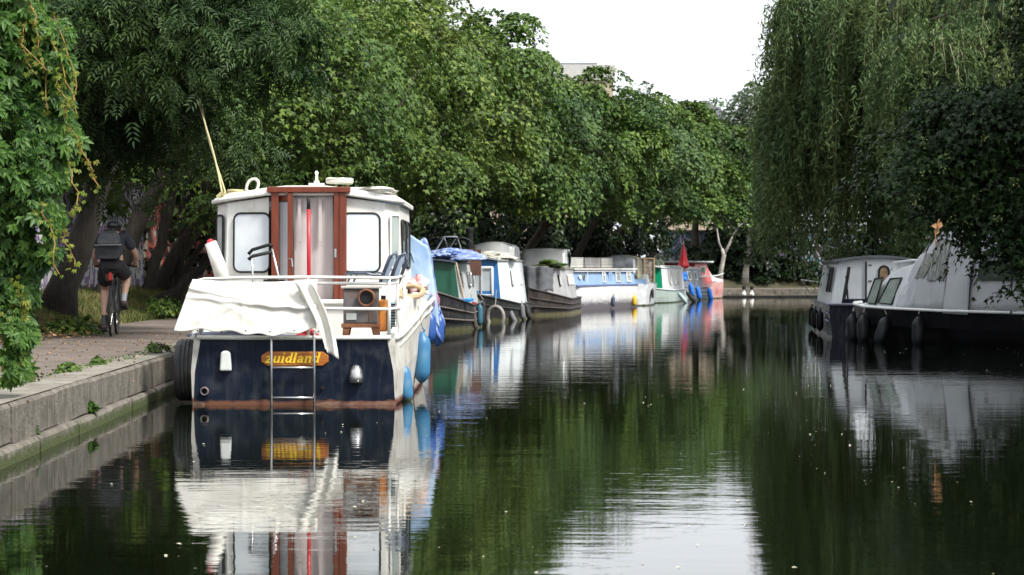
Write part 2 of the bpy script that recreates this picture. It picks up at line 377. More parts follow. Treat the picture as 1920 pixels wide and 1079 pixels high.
m = MB(); m.add([(-60, -60, 0), (400, -60, 0), (400, 400, 0), (-60, 400, 0)], [(0, 1, 2, 3)])
o = m.build('water', wm); o['kind'] = 'structure'
# specks of leaf and seed floating on the water
g2 = np.random.RandomState(11); n = 420
cl = g2.uniform(0, 1, (40, 2)); k_ = g2.randint(0, 40, n); Y = 9 + 60 * cl[k_, 0] ** 1.6 + g2.normal(0, 1.2, n); X = np.maximum(-3.2, -3.2 + cl[k_, 1] * (Y * .215 + 3.4) + g2.normal(0, .5, n))
P = np.stack([X, Y, np.full(n, .006)], 1); nr = np.array([0, 0, 1]) + g2.normal(0, .15, (n, 3)); tp = g2.normal(0, 1, (n, 3)) * [1, 1, 0]
v_, t_ = leaves(P, nr, tp, g2.uniform(.006, .034, n), 'kite')
tag(link_mesh('floating_leaves', np_mesh('floating_leaves', v_, t_), pm('pale floating specks', (.55, .52, .4), (.35, .36, .2), scale=3)), 'small pale leaves and seeds floating on the dark water', 'floating leaves', kind='stuff')

# ---------------------------------------------------------------- verge plants
def blades(name, n, seed, y0, y1, o0, o1, hmin, hmax, mat, label, cat):
    g = np.random.RandomState(seed); S = np.searchsorted([q[1] for q in QL[:100]], g.uniform(y0, y1, n)); Pp = np.zeros((n, 3))
    t = g.uniform(0, 1, n); off = o0 + (o1 - o0) * g.uniform(0, 1, n)
    Q = np.array(QL); QNn = np.array(QN); i = np.clip(S - 1, 0, len(Q) - 2)
    p = Q[i] * (1 - t[:, None]) + Q[i + 1] * t[:, None] + QNn[i] * off[:, None]
    z = np.interp(off, [2.7, 2.95, 3.3, 3.7, 4.6, 6.2], [.41, .46, .6, .82, .88, .9])
    h = g.uniform(hmin, hmax, n) * (.6 + .6 * (np.sin(p[:, 0] * 3.1) * np.sin(p[:, 1] * 1.3) * .5 + .5)); a = g.uniform(0, 6.28, n); wd = .006 + .006 * g.uniform(0, 1, n) + p[:, 1] * .00012
    d = np.stack([np.cos(a), np.sin(a)], 1); b0 = np.stack([p[:, 0], p[:, 1], z - .02], 1)
    v = np.zeros((n, 3, 3)); v[:, 0] = b0; v[:, 1] = b0; v[:, 0, :2] -= d * wd[:, None]; v[:, 1, :2] += d * wd[:, None]; v[:, 2] = b0; v[:, 2, 2] += h; v[:, 2, :2] += g.normal(0, .35, (n, 2)) * h[:, None]
    tag(link_mesh(name, np_mesh(name, v, np.arange(n * 3).reshape(-1, 3)), mat), label, cat, kind='stuff')
blades('grass', 60000, 1, 24, 62, 2.72, 4.6, .05, .17, GRASSM, 'short dry and green grass on the towpath verge', 'grass')
def ground_leaves(name, n, seed, cx, cy, sx, sy, z, mat, size, label, cat, kind='kite', up=.3):
    g = np.random.RandomState(seed); P = np.stack([g.normal(cx, sx, n), g.normal(cy, sy, n), np.full(n, z) + g.uniform(0, .05, n)], 1)
    v, t = leaves(P, np.array([0, 0, 1]) + g.normal(0, .5, (n, 3)), g.normal(0, 1, (n, 3)) * [1, 1, up], size * g.uniform(.6, 1.3, n), kind)
    return tag(link_mesh(name, np_mesh(name, v, t), mat), label, cat, kind='stuff')
ground_leaves('leaf_litter', 1600, 4, -6.55, 28, .3, 3.2, .45, DRYM, .085, 'brown fallen leaves gathered along the left edge of the path', 'fallen leaves')
ground_leaves('scattered_litter', 900, 6, -5.0, 24, .8, 6, .42, DRYM, .03, 'small bits of leaf and twig scattered over the brick towpath', 'litter')

def bush(name, c, r, seed, mat, size, n, label, cat, kind='kite', npads=30, pad=.25, group=None):
    root = empty(name, c, 0, label, cat, group)
    g = random.Random(seed); m = MB()
    for k in range(6):
        a = g.uniform(0, 6.28); m.tube(bend((0, 0, -.05), (math.cos(a) * r[0] * .6, math.sin(a) * r[1] * .6, r[2] * .9), .05, 4, .02, g), [.012, .01, .008, .006, .004], 5)
    m.build('stem', BARK, root)
    crown('foliage', mat, root, [((0, 0, r[2] * .5), r)], seed, npads, n, size, kind, pad=pad, shell=.1, low=-.4)
    return root
bush('low_bush', (-6.55, 30.5, .42), (.35, .9, .33), 21, L_IVY, .1, 60, 'low dark green bush on the verge under the hanging creeper', 'bush')
bush('low_bush', (-6.2, 33.6, .42), (.4, .7, .13), 22, L_MAP, .08, 50, 'flat patch of broad green weeds at the path edge left of the cyclist', 'bush', pad=.2)
bush('low_bush', (-6.45, 44.2, .5), (.3, .8, .2), 23, L_MAP, .08, 40, 'pale leafy weed clump at the foot of the leaning trunks', 'bush', pad=.2)
ground_leaves('moss_and_grass', 1000, 9, -3.98, 24, .045, 7, .40, L_MAP, .032, 'moss and small grass along the joint between coping and brick path', 'moss')
# weeds growing in the quay joints and along the coping
WEED = [(-3.52, 15.6, .1, .06, 'leftmost green tuft in the quay wall near the waterline'), (-3.56, 17.6, .13, .07, 'second green tuft from the left growing out of the quay wall'), (-3.6, 20.2, .15, .07, 'green fern tuft in the quay wall below the vertical joint'),
        (-3.98, 18.6, .42, .08, 'weed tuft in the coping joint nearest the creeper tip'), (-4.0, 19.6, .42, .09, 'broad weed in the joint between coping and brick path'), (-4.02, 21.6, .42, .08, 'narrow weed in the coping joint below the cyclist'), (-4.02, 23.2, .42, .06, 'small weed in the coping joint nearest the tyre'), (-3.9, 26.3, .42, .13, 'straggly grass weed on the coping beside the moored cruiser')]
for i, (x, y, z, r, lb) in enumerate(WEED):
    bush('quay_weed', (x, y, z), (r, r * (2.5 if i > 2 else 1), r * .6), 40 + i, L_CRP if i < 3 else L_MAP, .045, 30, lb, 'weed', npads=8, pad=.05, group='weeds in the quay joints')

# ---------------------------------------------------------------- brick wall with graffiti
def wallmat(name, hue, seed, cols):
    m = pm(name, (.07, .06, .055), (.11, .095, .085), scale=3, rough=.9, bump=.4)
    t = m.node_tree; N = t.nodes; L = t.links; b = N['Principled BSDF']; tc = N.new('ShaderNodeTexCoord')
    mp = N.new('ShaderNodeMapping'); mp.inputs['Location'].default_value = (seed, seed * 2, 0); mp.inputs['Scale'].default_value = (1.1, 1.1, .8); L.new(tc.outputs['Object'], mp.inputs[0])
    ns = N.new('ShaderNodeTexNoise'); ns.inputs['Scale'].default_value = .9; ns.inputs['Detail'].default_value = 2; ns.inputs['Distortion'].default_value = 2.5; L.new(mp.outputs[0], ns.inputs[0])
    r = N.new('ShaderNodeValToRGB'); r.color_ramp.interpolation = 'CONSTANT'; E = r.color_ramp.elements
    E[0].position = 0; E[0].color = (*cols[0], 1); E[1].position = .38; E[1].color = (*cols[1], 1)
    for k, c in enumerate(cols[2:]): e = E.new(.44 + k * .045); e.color = (*c, 1)
    L.new(ns.outputs[0], r.inputs[0])
    wv = N.new('ShaderNodeTexWave'); wv.inputs['Scale'].default_value = .9; wv.inputs['Distortion'].default_value = 14; wv.inputs['Detail'].default_value = 3; L.new(mp.outputs[0], wv.inputs[0])
    ms = N.new('ShaderNodeMapRange'); L.new(wv.outputs[1], ms.inputs[0]); ms.inputs[1].default_value = .86; ms.inputs[2].default_value = .9
    q = N.new('ShaderNodeMix'); q.data_type = 'RGBA'; L.new(ms.outputs[0], q.inputs[0]); L.new(r.outputs[0], q.inputs[6]); q.inputs[7].default_value = (*hue, 1)
    L.new(q.outputs[2], b.inputs['Base Color']); return m
WM1 = wallmat('graffiti wall by the path', (.6, .6, .6), 3.1, [(.06, .06, .06), (.34, .16, .36), (.13, .14, .3), (.6, .58, .6), (.05, .05, .06), (.38, .24, .36), (.08, .08, .08)])
WM2 = wallmat('graffiti wall red', (.7, .6, .5), 7.7, [(.07, .06, .05), (.1, .09, .08), (.5, .06, .03), (.6, .3, .3), (.5, .12, .05), (.1, .09, .08)])
WM3 = wallmat('graffiti wall teal', (.4, .4, .5), 11.3, [(.05, .035, .03), (.06, .04, .035), (.04, .2, .2), (.14, .1, .25), (.05, .04, .035), (.2, .2, .26)])
def wall(name, ya, yb, off, h, mat, label):
    m = MB(); i0 = min(range(len(QL)), key=lambda k: abs(QL[k][1] - ya)); i1 = min(range(len(QL)), key=lambda k: abs(QL[k][1] - yb)); root = None
    pr = []
    for i in range(i0, i1 + 1):
        for o_, z in ((off, .7), (off, .86 + h), (off + .3, .86 + h), (off + .3, .7)): p = QL[i] + QN[i] * o_; pr.append((p[0], p[1], z))
    c = Vector(pr[0]); m.v = [tuple(Vector(p) - c) for p in pr]; n = i1 - i0
    m.f = [(k * 4 + e, k * 4 + (e + 1) % 4, (k + 1) * 4 + (e + 1) % 4, (k + 1) * 4 + e) for k in range(n) for e in range(4)] + [(3, 2, 1, 0), (n * 4, n * 4 + 1, n * 4 + 2, n * 4 + 3)]
    root = empty(name, c, 0, label, 'wall'); m.build('brickwork', mat, root)
    cp = MB()
    for i in range(i0, i1 + 1):
        for o_, z in ((off - .04, .863 + h), (off - .04, .94 + h), (off + .34, .94 + h), (off + .34, .863 + h)): p = QL[i] + QN[i] * o_; cp.v.append(tuple(Vector((p[0], p[1], z)) - c))
    cp.f = m.f[:]; cp.build('coping', CONC, root)
wall('graffiti_wall', 12, 53, 5.0, 2.3, WM1, 'purple and black graffitied brick wall behind the cyclist')
wall('graffiti_wall', 54, 88, 5.0, 2.0, WM2, 'red and white graffitied brick wall behind the narrowboats')
m = MB(); r_ = empty('graffiti_wall', (13.6, 122.5, .85), R(6), 'dark teal graffitied wall on the far bank past the canal bend', 'wall')
MB().box((2, 0, 1.2), (16, .4, 2.4)).build('brickwork', WM3, r_); MB().box((2, 0, 2.45), (16.2, .5, .1)).build('coping', CONC, r_)
# ---------------------------------------------------------------- trees
def tree(name, base, r0, top, lobes, seed, mat, npads, nleaf, size, kind, label, cat='tree', bark=BARK, nlimb=8, group=None, **kw):
    root = empty(name, base, 0, label, cat, group); B = Vector(base)
    cen = crown('crown', mat, root, [(tuple(Vector(c) - B), r) for c, r in lobes], seed, npads, nleaf, size, kind, **kw)
    trunk_parts(root, (0, 0, 0), tuple(Vector(top) - B), r0, cen, bark, seed + 1, nlimb)
    return root
GL = 'trees lining the towpath'
# (Y, crown offset towards the water, top height, lower edge, material, label)
def bank_tree(y, inn, top, low, rad, seed, mat, lab, npads=120, nleaf=150, size=.14, kind='maple3', lean=1.0, r0=.2, pad=.75, extra=(), **kw):
    p, t_, n_ = qat(y); base = p + n_ * 3.9; c = p - n_ * inn
    cz = (top + low) / 2; h = (top - low) / 2
    side = p + n_ * 2.6
    lobes = [((c[0], c[1], cz), (rad, rad * 1.1, h)), ((side[0], side[1] + 1, cz + .8), (rad, rad, h * .95))] + list(extra)
    tp = (c * .45 + side * .55)
    return tree('sycamore_tree', (base[0], base[1], .85), r0, (tp[0], tp[1], cz + .6), lobes, seed, mat, npads, nleaf, size, kind, lab, group=GL, pad=pad, flat=.32, shell=.3, **kw)
# near ash over the path
tree('ash_tree', (-7.25, 38, .85), .26, (-5.9, 38.5, 5.2), [((-5.9, 33, 4.7), (1.9, 2.6, 1.7)), ((-4.2, 32, 4.5), (1.6, 2.2, 1.15)), ((-6.6, 35, 3.9), (1.3, 2, 1.1)), ((-5.2, 36, 3.3), (1.5, 1.2, .7))],
     101, L_ASH, 270, 52, .27, 'ash', 'dark ash tree leaning over the path behind the cyclist with feathery leaves', bark=BARKD, pad=.5, flat=.5)
p0 = 'broad green sycamore '
bank_tree(44, -.3, 6.8, 2.7, 2.3, 111, L_MAP, p0 + 'rising behind the white wheelhouse roof', 170, 180, .115, 'maple3')
bank_tree(49, -.2, 7.6, 2.6, 2.5, 112, L_MAP2, p0 + 'with yellowish leaves just right of the wheelhouse', 170, 190, .12, 'maple3')
bank_tree(55, .2, 8.6, 2.2, 2.6, 113, L_MAP2, p0 + 'overhanging the green cabined narrowboat', 180, 240, .125, 'maple3')
bank_tree(61, .4, 8.8, 2.2, 2.6, 114, L_MAP2, p0 + 'overhanging the blue and white narrowboat', 180, 250, .13, 'kite')
bank_tree(67, .9, 8.9, 2.3, 2.6, 115, L_MAP, p0 + 'overhanging the black hulled narrowboat', 190, 300, .14, 'kite')
bank_tree(74, 1.0, 8.6, 2.1, 2.9, 116, L_MAP3, p0 + 'overhanging the roof boxes of the pale blue boat', 190, 320, .145, 'kite')
bank_tree(82, 1.1, 8.35, 2.2, 3.0, 117, L_MAP, p0 + 'above the blanket trellis screens', 180, 310, .155, 'kite')
bank_tree(90, 1.2, 8.0, 2.3, 3.1, 118, L_MAP3, p0 + 'above the green ended white boat', 180, 310, .16, 'kite')
bank_tree(98, 1.1, 8.7, 2.2, 3.2, 119, L_MAP, p0 + 'above the red folded parasol', 180, 300, .17, 'kite')
bank_tree(106, .4, 9.0, 2.2, 3.2, 120, L_MAP3, p0 + 'at the bend beyond the red and white cruiser', 170, 280, .175, 'kite')
# second row behind
for i, (y, h, m_, lb) in enumerate([(36, 8.5, L_ASH, 'tall dark tree behind the wall above the hanging creeper'), (47, 9.5, L_MAP, 'tall tree behind the graffiti wall over the cyclist'), (58, 8.6, L_MAP2, 'tall pale topped tree behind the wall, its crown reaching the sky left of the gap'), (70, 10.2, L_MAP, 'tall rounded tree behind the wall at the left edge of the sky gap'),
                                    (84, 8.7, L_MAP3, 'tall tree behind the wall in front of the brick block')]):
    p, t_, n_ = qat(y); off = 8 if i < 5 else 5; c = p + n_ * off
    tree('background_tree', (c[0], c[1], .88), .28, (c[0] + .3, c[1], h * .62), [((c[0], c[1], h * .66), (3.6, 3.8, h * .36)), ((c[0] + 1.5, c[1] - 2, h * .5), (3, 3, h * .33))], 130 + i, m_, 130, 120, .22 + .02 * i, 'maple3' if i < 3 else 'kite', lb, group='trees behind the wall', pad=.95)
tree('airy_tree', (6.0, 118.5, .8), .16, (6.2, 118.5, 8.6), [((6.2, 118.5, 9.7), (1.15, 1, 1.15)), ((5.0, 118.5, 8.4), (1.2, 1, .9)), ((7.3, 118.5, 8.2), (1.3, 1, 1.0)), ((6.2, 118.5, 6.5), (2.2, 1.5, 1.6))], 139, L_FAR, 70, 60, .17, 'kite', 'thin airy tree top poking up beside the brick block', pad=.5)
# multi-stem trunks beyond the cyclist
for i, (x, y, tx, tz, r, lb) in enumerate([(-7.55, 49, -6.7, 4.2, .14, 'left trunk of the leaning group beyond the cyclist'), (-7.25, 50, -6.5, 4.3, .12, 'middle trunk of the leaning group beyond the cyclist'), (-7.0, 49.5, -6.75, 4.0, .1, 'slim upright trunk of the leaning group beyond the cyclist'), (-7.1, 47.5, -5.2, 2.3, .12, 'low trunk leaning right towards the white cruiser'), (-6.95, 48.4, -6.0, 2.3, .09, 'thin slanting trunk beside the low leaning trunk')]):
    tree('leaning_tree', (x, y, .86), r, (tx, y + .4, tz), [((tx + .2, y, tz + .5), (.9, 1, .6))], 150 + i, L_MAP, 16, 90, .15, 'maple3', lb, bark=BARKD, nlimb=3, group='leaning trunks beyond the cyclist', pad=.45)
# ivy on wall, undergrowth
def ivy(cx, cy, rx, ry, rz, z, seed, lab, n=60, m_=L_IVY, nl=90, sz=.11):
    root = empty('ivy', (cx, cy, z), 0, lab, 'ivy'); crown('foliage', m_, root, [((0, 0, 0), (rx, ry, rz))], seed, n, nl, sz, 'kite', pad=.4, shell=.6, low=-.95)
    g_ = random.Random(seed); m = MB()
    for k in range(5): m.tube(bend((g_.uniform(-.5, .5) * rx, g_.uniform(-.5, .5) * ry, -rz), (g_.uniform(-.8, .8) * rx, g_.uniform(-.8, .8) * ry, rz * .8), 0, 5, .05, g_), .015, 5)
    m.build('stem', BARK, root)
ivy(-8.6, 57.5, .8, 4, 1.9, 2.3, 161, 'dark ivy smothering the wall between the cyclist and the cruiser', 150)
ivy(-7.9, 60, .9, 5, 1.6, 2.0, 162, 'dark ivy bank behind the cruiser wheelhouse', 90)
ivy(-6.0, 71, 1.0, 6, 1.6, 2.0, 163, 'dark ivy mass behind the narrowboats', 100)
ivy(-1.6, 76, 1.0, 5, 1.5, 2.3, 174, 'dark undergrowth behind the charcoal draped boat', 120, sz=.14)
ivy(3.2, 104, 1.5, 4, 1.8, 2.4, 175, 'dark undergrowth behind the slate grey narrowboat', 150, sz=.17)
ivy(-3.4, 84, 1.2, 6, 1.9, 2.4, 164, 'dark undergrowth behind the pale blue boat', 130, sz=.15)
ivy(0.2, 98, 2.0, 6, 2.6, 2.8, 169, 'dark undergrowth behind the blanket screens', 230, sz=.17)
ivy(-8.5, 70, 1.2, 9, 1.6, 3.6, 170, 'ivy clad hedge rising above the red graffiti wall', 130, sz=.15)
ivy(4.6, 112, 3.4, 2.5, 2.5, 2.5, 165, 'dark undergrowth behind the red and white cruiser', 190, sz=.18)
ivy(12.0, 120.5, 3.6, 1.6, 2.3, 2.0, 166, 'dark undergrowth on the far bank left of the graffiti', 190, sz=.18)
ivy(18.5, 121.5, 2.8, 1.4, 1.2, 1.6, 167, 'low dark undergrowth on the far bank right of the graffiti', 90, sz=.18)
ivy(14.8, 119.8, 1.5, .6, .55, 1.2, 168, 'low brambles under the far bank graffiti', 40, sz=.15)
# far bank trees
tree('silver_birch', (11.6, 119, .8), .16, (12.3, 119.5, 7.5), [((12.1, 119.5, 6.2), (2.3, 2, 4.2)), ((13.6, 120, 5.0), (1.6, 1.6, 3.0))], 171, L_FAR, 190, 130, .17, 'kite', 'grey green weeping birch on the far bank at the canal bend', bark=BIRCH, pad=.7)
tree('far_tree', (14.5, 124, .8), .25, (14.2, 124.5, 8), [((13.4, 124.5, 8.6), (2.3, 2.2, 2.9)), ((15.6, 125, 6.0), (2.5, 2.2, 2.6))], 172, L_MAP3, 110, 110, .22, 'kite', 'open crowned tree against the sky beside the willow', pad=.75, bark=BARKD)
tree('far_tree', (9.2, 121, .8), .25, (9.4, 121.5, 6.5), [((9.6, 121, 6.4), (2.6, 2.2, 3.3))], 173, L_MAP3, 120, 130, .22, 'kite', 'rounded tree on the far bank left of the birch', pad=.85)
g = random.Random(2); rt = empty('dead_tree', (10.15, 116.6, .45), 0, 'pale bare forked trunk leaning right at the canal bend', 'tree')
m = MB(); m.tube([(0, 0, -.2), (.05, 0, .8), (.2, 0, 1.6), (.1, 0, 1.9)], [.13, .11, .1, .07], 8); m.build('trunk', BIRCH, rt, smooth=True)
m = MB(); m.tube([(.18, 0, 1.55), (.45, 0, 2.1), (.8, 0, 2.9), (1.2, 0, 3.2), (1.7, 0, 3.7)], [.08, .065, .05, .04, .02], 6); m.build('limb', BIRCH, rt, smooth=True)
m = MB(); m.tube([(.14, 0, 1.75), (-.05, 0, 2.2), (-.15, 0, 2.9)], [.06, .045, .02], 6); m.build('limb', BIRCH, rt, smooth=True)
# right-bank trees added out of view to shade the boats, then the background mass
for i, (x, y, h, rr, lb) in enumerate([(14.0, 34, 12, 4.2, 'tall dark tree added out of view on the right bank to shade the moored boats'), (14.5, 24, 12, 4.4, 'tall dark tree added on the near right bank beyond the frame edge to block sun and sky')]):
    tree('bank_tree', (x, y, .8), .3, (x, y, h * .6), [((x, y, h * .6), (rr, rr, h * .4)), ((x - 2.6, y + 2, h * .72), (2.8, 3, h * .2)), ((9.2, y + 6, 7.6), (3.4, 4.5, 1.1))], 190 + i, L_DARK, 150, 130, .26, 'kite', lb, group='trees on the right bank', pad=1.1, low=-.95)  # last lobe overhangs the right-hand boats above the frame, added to shade them
for i, (x, y, h, rr, lb) in enumerate([(15.5, 66, 9.5, 4.0, 'dark tree behind the willow on the right bank'), (19.5, 84, 10, 4.4, 'dark tree beyond the willow near the canal bend'), (15.5, 50, 10, 4.4, 'dark tree behind the covered cruiser on the right bank'), (23, 108, 11, 5, 'distant tree on the right beyond the far bank'), (17, 98, 6, 3, 'shrubby tree on the right bank before the bend')]):
    tree('background_tree', (x, y, .8), .3, (x, y, h * .6), [((x, y, h * .55), (rr, rr, h * .45))], 180 + i, L_DARK if i != 3 else L_MAP3, 120, 130, .26, 'kite', lb, group='trees on the right bank', pad=1.1, low=-.95)

# ---------------------------------------------------------------- willow
def willow(base, lobes, n, seed):
    root = empty('weeping_willow', base, 0, 'large weeping willow trailing its strands over the moored white cabin boat', 'tree'); B = np.array(base)
    g = np.random.RandomState(seed); V = []; T = []; off = 0; m = MB(); tops = []
    for (c, r, zlo, zhi, wt) in lobes:
        k = int(n * wt); a = g.uniform(0, 6.283, k); q = np.sqrt(g.uniform(.1, 1, k)); bunch = .86 + .16 * np.sin(a * 9 + c[0]) * np.sin(a * 4 + 1)
        x = c[0] + np.cos(a) * q * r[0] * bunch; y = c[1] + np.sin(a) * q * r[1] * bunch; z = c[2] + r[2] * np.sqrt(np.maximum(0, 1 - (q * .97) ** 2)) + g.normal(0, .15, k)
        zend = np.where(q > .45, g.uniform(zlo, zhi, k) + .9 * np.sin(a * 6 + 2) * (q > .6), g.uniform(zlo + 2, zhi + 2.5, k)); ln = np.maximum(z - zend, .8)
        nl = 54; tt = np.linspace(0, 1, nl)[None] + g.uniform(-.01, .01, (k, nl))
        sway = g.normal(0, .14, (k, 2)); ph = g.uniform(0, 6.28, k)
        out = np.stack([np.cos(a), np.sin(a)], 1)
        bow = (1 - np.exp(-tt * 5)) * .35
        P = np.zeros((k, nl, 3)); P[..., 0] = x[:, None] + out[:, 0:1] * bow + sway[:, 0:1] * tt + .05 * np.sin(tt * 6 + ph[:, None]); P[..., 1] = y[:, None] + out[:, 1:2] * bow + sway[:, 1:2] * tt
        P[..., 2] = z[:, None] + .12 * np.sin(np.minimum(tt * 14, 3.14)) - ln[:, None] * tt
        P += g.normal(0, .018, P.shape); tip = np.zeros_like(P); tip[..., 2] = -1; tip += g.normal(0, .45, P.shape) ; nr = g.normal(0, 1, P.shape)
        v, t = leaves((P - B).reshape(-1, 3), nr.reshape(-1, 3), tip.reshape(-1, 3), g.uniform(.10, .2, k * nl), 'thin'); V.append(v); T.append(t + off); off += len(v)
        for j in range(0, k, 3): m.tube([P[j, 0] - B, P[j, 14] - B, P[j, 34] - B, P[j, 53] - B], [.008, .006, .005, .003], 3, caps=False)
        tops += [tuple(np.array((x[j], y[j], z[j] - .1)) - B) for j in range(0, k, 14)]
    o = link_mesh('strands', np_mesh('strands', np.concatenate(V), np.concatenate(T)), L_WIL, root); o['kind'] = 'stuff'
    o = m.build('withies', pm('willow withies', (.16, .17, .06), (.12, .11, .05)), root); o['kind'] = 'stuff'
    trunk_parts(root, (0, 0, 0), (-.4, -.5, 4.6), .42, tops, BARKD, 5, 10)
willow((11.2, 56, .7), [((9.5, 54, 6.5), (3.85, 4.2, 2.6), 1.7, 3.2, .34), ((7.12, 52.6, 4.6), (1.65, 1.9, 1.9), 2.2, 3.4, .26), ((11.0, 49.5, 6.4), (3.0, 2.2, 1.5), 2.6, 4.2, .2), ((7.9, 50.4, 6.3), (1.5, 1.3, 1.2), 4.2, 5.6, .1), ((6.42, 51.6, 6.7), (.75, .9, .8), 4.6, 5.8, .05), ((8.6, 47.6, 5.2), (1.4, 1.2, 1.0), 3.6, 4.8, .07)], 3900, 9)
# dark maple in front of the covered cruiser
tree('maple_tree', (11.3, 39, .7), .3, (9.9, 38.8, 4.2), [((8.8, 38.6, 3.5), (2.6, 1.9, 1.25)), ((6.7, 38.4, 2.75), (1.45, 1.2, .8)), ((7.6, 38.2, 3.6), (1.3, 1.2, .7)), ((8.3, 38, 2.15), (1.4, .9, .65)), ((9.6, 38.6, 5.0), (1.7, 1.5, 1.2)), ((7.9, 37.6, 1.35), (.45, .35, .6)), ((8.9, 38.8, 2.0), (1.2, .8, 1.0)), ((7.6, 38.2, 2.2), (.8, .8, .6))], 201, L_DARK, 460, 95, .11, 'maple3', 'dark maple drooping over the covered black hulled cruiser', bark=BARKD, pad=.5, low=-.95, shell=.3)
m = MB(); rt = empty('maple_seeds', (0, 0, 0), 0, 'pale yellow seed bunches hanging in the dark maple', 'seed bunches'); g2 = np.random.RandomState(8); V = []; T = []; off = 0
for k in range(22):
    c = np.array([6.2 + 2.7 * g2.uniform(), 36.6 + .5 * g2.uniform(), 1.2 + 2.6 * g2.uniform()]); q = c + g2.normal(0, .05, (14, 3)); v, t = leaves(q, g2.normal(0, 1, (14, 3)), g2.normal(0, 1, (14, 3)) - [0, 0, 1], g2.uniform(.025, .045, 14), 'kite'); V.append(v); T.append(t + off); off += len(v)
o = link_mesh('maple_seed_bunches', np_mesh('seeds', np.concatenate(V), np.concatenate(T)), pm('pale seeds', (.16, .19, .05), (.1, .14, .04))); bpy.data.objects.remove(rt)
tag(o, 'pale yellow seed bunches hanging in the dark maple', 'seed bunches', kind='stuff')

# ---------------------------------------------------------------- hanging creeper at the left edge
rt = empty('hanging_creeper', (-4.6, 17.3, .4), 0, 'thick curtain of bright green creeper hanging at the left edge of the path', 'creeper')
g2 = np.random.RandomState(31); B = np.array((-4.6, 17.3, .4)); SP = []; SN = []; ST = []
def creeper_edge(z):      # right-hand outline of the curtain (x) at height z
    return np.interp(z, [.6, .75, 1.0, 1.25, 1.45, 1.8, 2.2, 2.7, 3.2, 4.5], [-3.52, -3.5, -3.5, -3.42, -3.33, -3.24, -3.17, -3.17, -3.27, -3.5]) + .04 * np.sin(z * 9) + .03 * np.sin(z * 23)
n = 15000; z = .55 + 3.9 * g2.uniform(0, 1, n) ** .9; xr = creeper_edge(z); wdt = np.interp(z, [.55, .8, 1.05, 1.5, 4.5], [.05, .12, .28, .9, 1.2]); u = g2.uniform(0, 1, n) ** 1.2
x = xr - u * wdt; bul = .25 * np.sin(z * 5 + x * 7) + .2 * np.sin(x * 9 - z * 2.3); y = 17.3 - .5 * np.sqrt(np.clip(u * 1.5, 0, 1)) * np.clip((z - .9), .1, 1) + bul * .4 + g2.normal(0, .10, n)
keep = (np.sin(x * 13 + z * 3) + np.sin(z * 8 - x * 5) > -1.5) | (z < 1.2); Pc = np.stack([x, y, z], 1)[keep]; n = len(Pc)
nr = np.array([.15, -1, .55]) + g2.normal(0, .38, (n, 3)); tp = np.array([.1, -.2, -1]) + g2.normal(0, .5, (n, 3)); sz = .04 + .065 * g2.uniform(0, 1, n) ** 1.5
nr[:, 0] += np.where(xr[keep] - Pc[:, 0] < .15, .7, 0)
order = np.argsort(Pc[:, 1] - sz * 3); vis = order[(Pc[order, 0] > -3.75) & (Pc[order, 2] < 3.3)][:300]; rest = np.setdiff1d(np.arange(n), vis)
v, t = leaves(Pc[rest] - B, nr[rest], tp[rest], sz[rest], 'creeper'); o = link_mesh('foliage', np_mesh('foliage', v, t), L_CRP, rt); o['kind'] = 'stuff'
Vt, Ft = TPL['creeper']; lm = np_mesh('leaf', Vt, Ft); lm.materials.append(L_CRP)
for i in vis:
    zz = Vector(nr[i]).normalized(); xx = Vector(tp[i]); xx = (xx - zz * xx.dot(zz)).normalized(); yy = zz.cross(xx); o = bpy.data.objects.new('leaf', lm); col.objects.link(o); o.parent = rt
    M = Matrix((xx, yy, zz)).transposed().to_4x4(); s_ = float(sz[i]) * 1.1; o.matrix_local = Matrix.Translation(Vector(Pc[i] - B)) @ M @ Matrix.Scale(s_, 4)
m = MB(); g_ = random.Random(4); V = []; T = []; off = 0
for k in range(12):      # yellowing shoots with red-brown stems along the edge
    z1 = g_.uniform(1.3, 3.4); x1 = float(creeper_edge(z1)) - g_.uniform(-.02, .5) * (1 if k % 2 else .15); L_ = g_.uniform(.3, .8); P = [(x1, 16.72 + g_.uniform(-.05, .4), z1)]
    for j in range(7): a = P[-1]; P.append((a[0] + g_.uniform(-.02, .05), a[1] + g_.uniform(-.03, .03), a[2] - L_ / 7))
    if z1 - L_ < .62: continue
    m.tube([Vector(p) - Vector(B) for p in P], .004, 4); pp = np.array(P); pp = np.repeat(pp, 3, 0) + g2.normal(0, .02, (len(P) * 3, 3))
    v, t = leaves(pp - B, np.array([.1, -1, .4]) + g2.normal(0, .5, pp.shape), np.array([0, 0, -1]) + g2.normal(0, .8, pp.shape), g2.uniform(.02, .042, len(pp)), 'creeper'); V.append(v); T.append(t + off); off += len(v)
for k in range(20):      # shoots of the hanging tip
    z1 = g_.uniform(.7, 1.3); x1 = float(creeper_edge(z1)) - g_.uniform(0, .12); pp = np.stack([np.full(6, x1), np.full(6, 17.0), np.linspace(z1, z1 - .14, 6)], 1) + g2.normal(0, .015, (6, 3))
    v, t = leaves(pp - B, np.array([.1, -1, .4]) + g2.normal(0, .5, pp.shape), np.array([0, 0, -1]) + g2.normal(0, .6, pp.shape), g2.uniform(.03, .05, 6), 'creeper'); V.append(v); T.append(t + off); off += len(v)
o = m.build('tendrils', pm('red brown tendrils', (.3, .13, .05), (.35, .25, .06)), rt); o['kind'] = 'stuff'
o = link_mesh('young_shoots', np_mesh('young', np.concatenate(V), np.concatenate(T)), L_CRY, rt); o['kind'] = 'stuff'
m = MB(); m.tube([Vector(q) - Vector(B) for q in ((-8.5, 18.5, 1.0), (-7.6, 18.2, 4.2), (-5.5, 17.8, 4.9), (-3.6, 17.5, 4.6))], [.2, .17, .12, .06], 8); m.build('supporting_limb', BARK, rt, smooth=True)

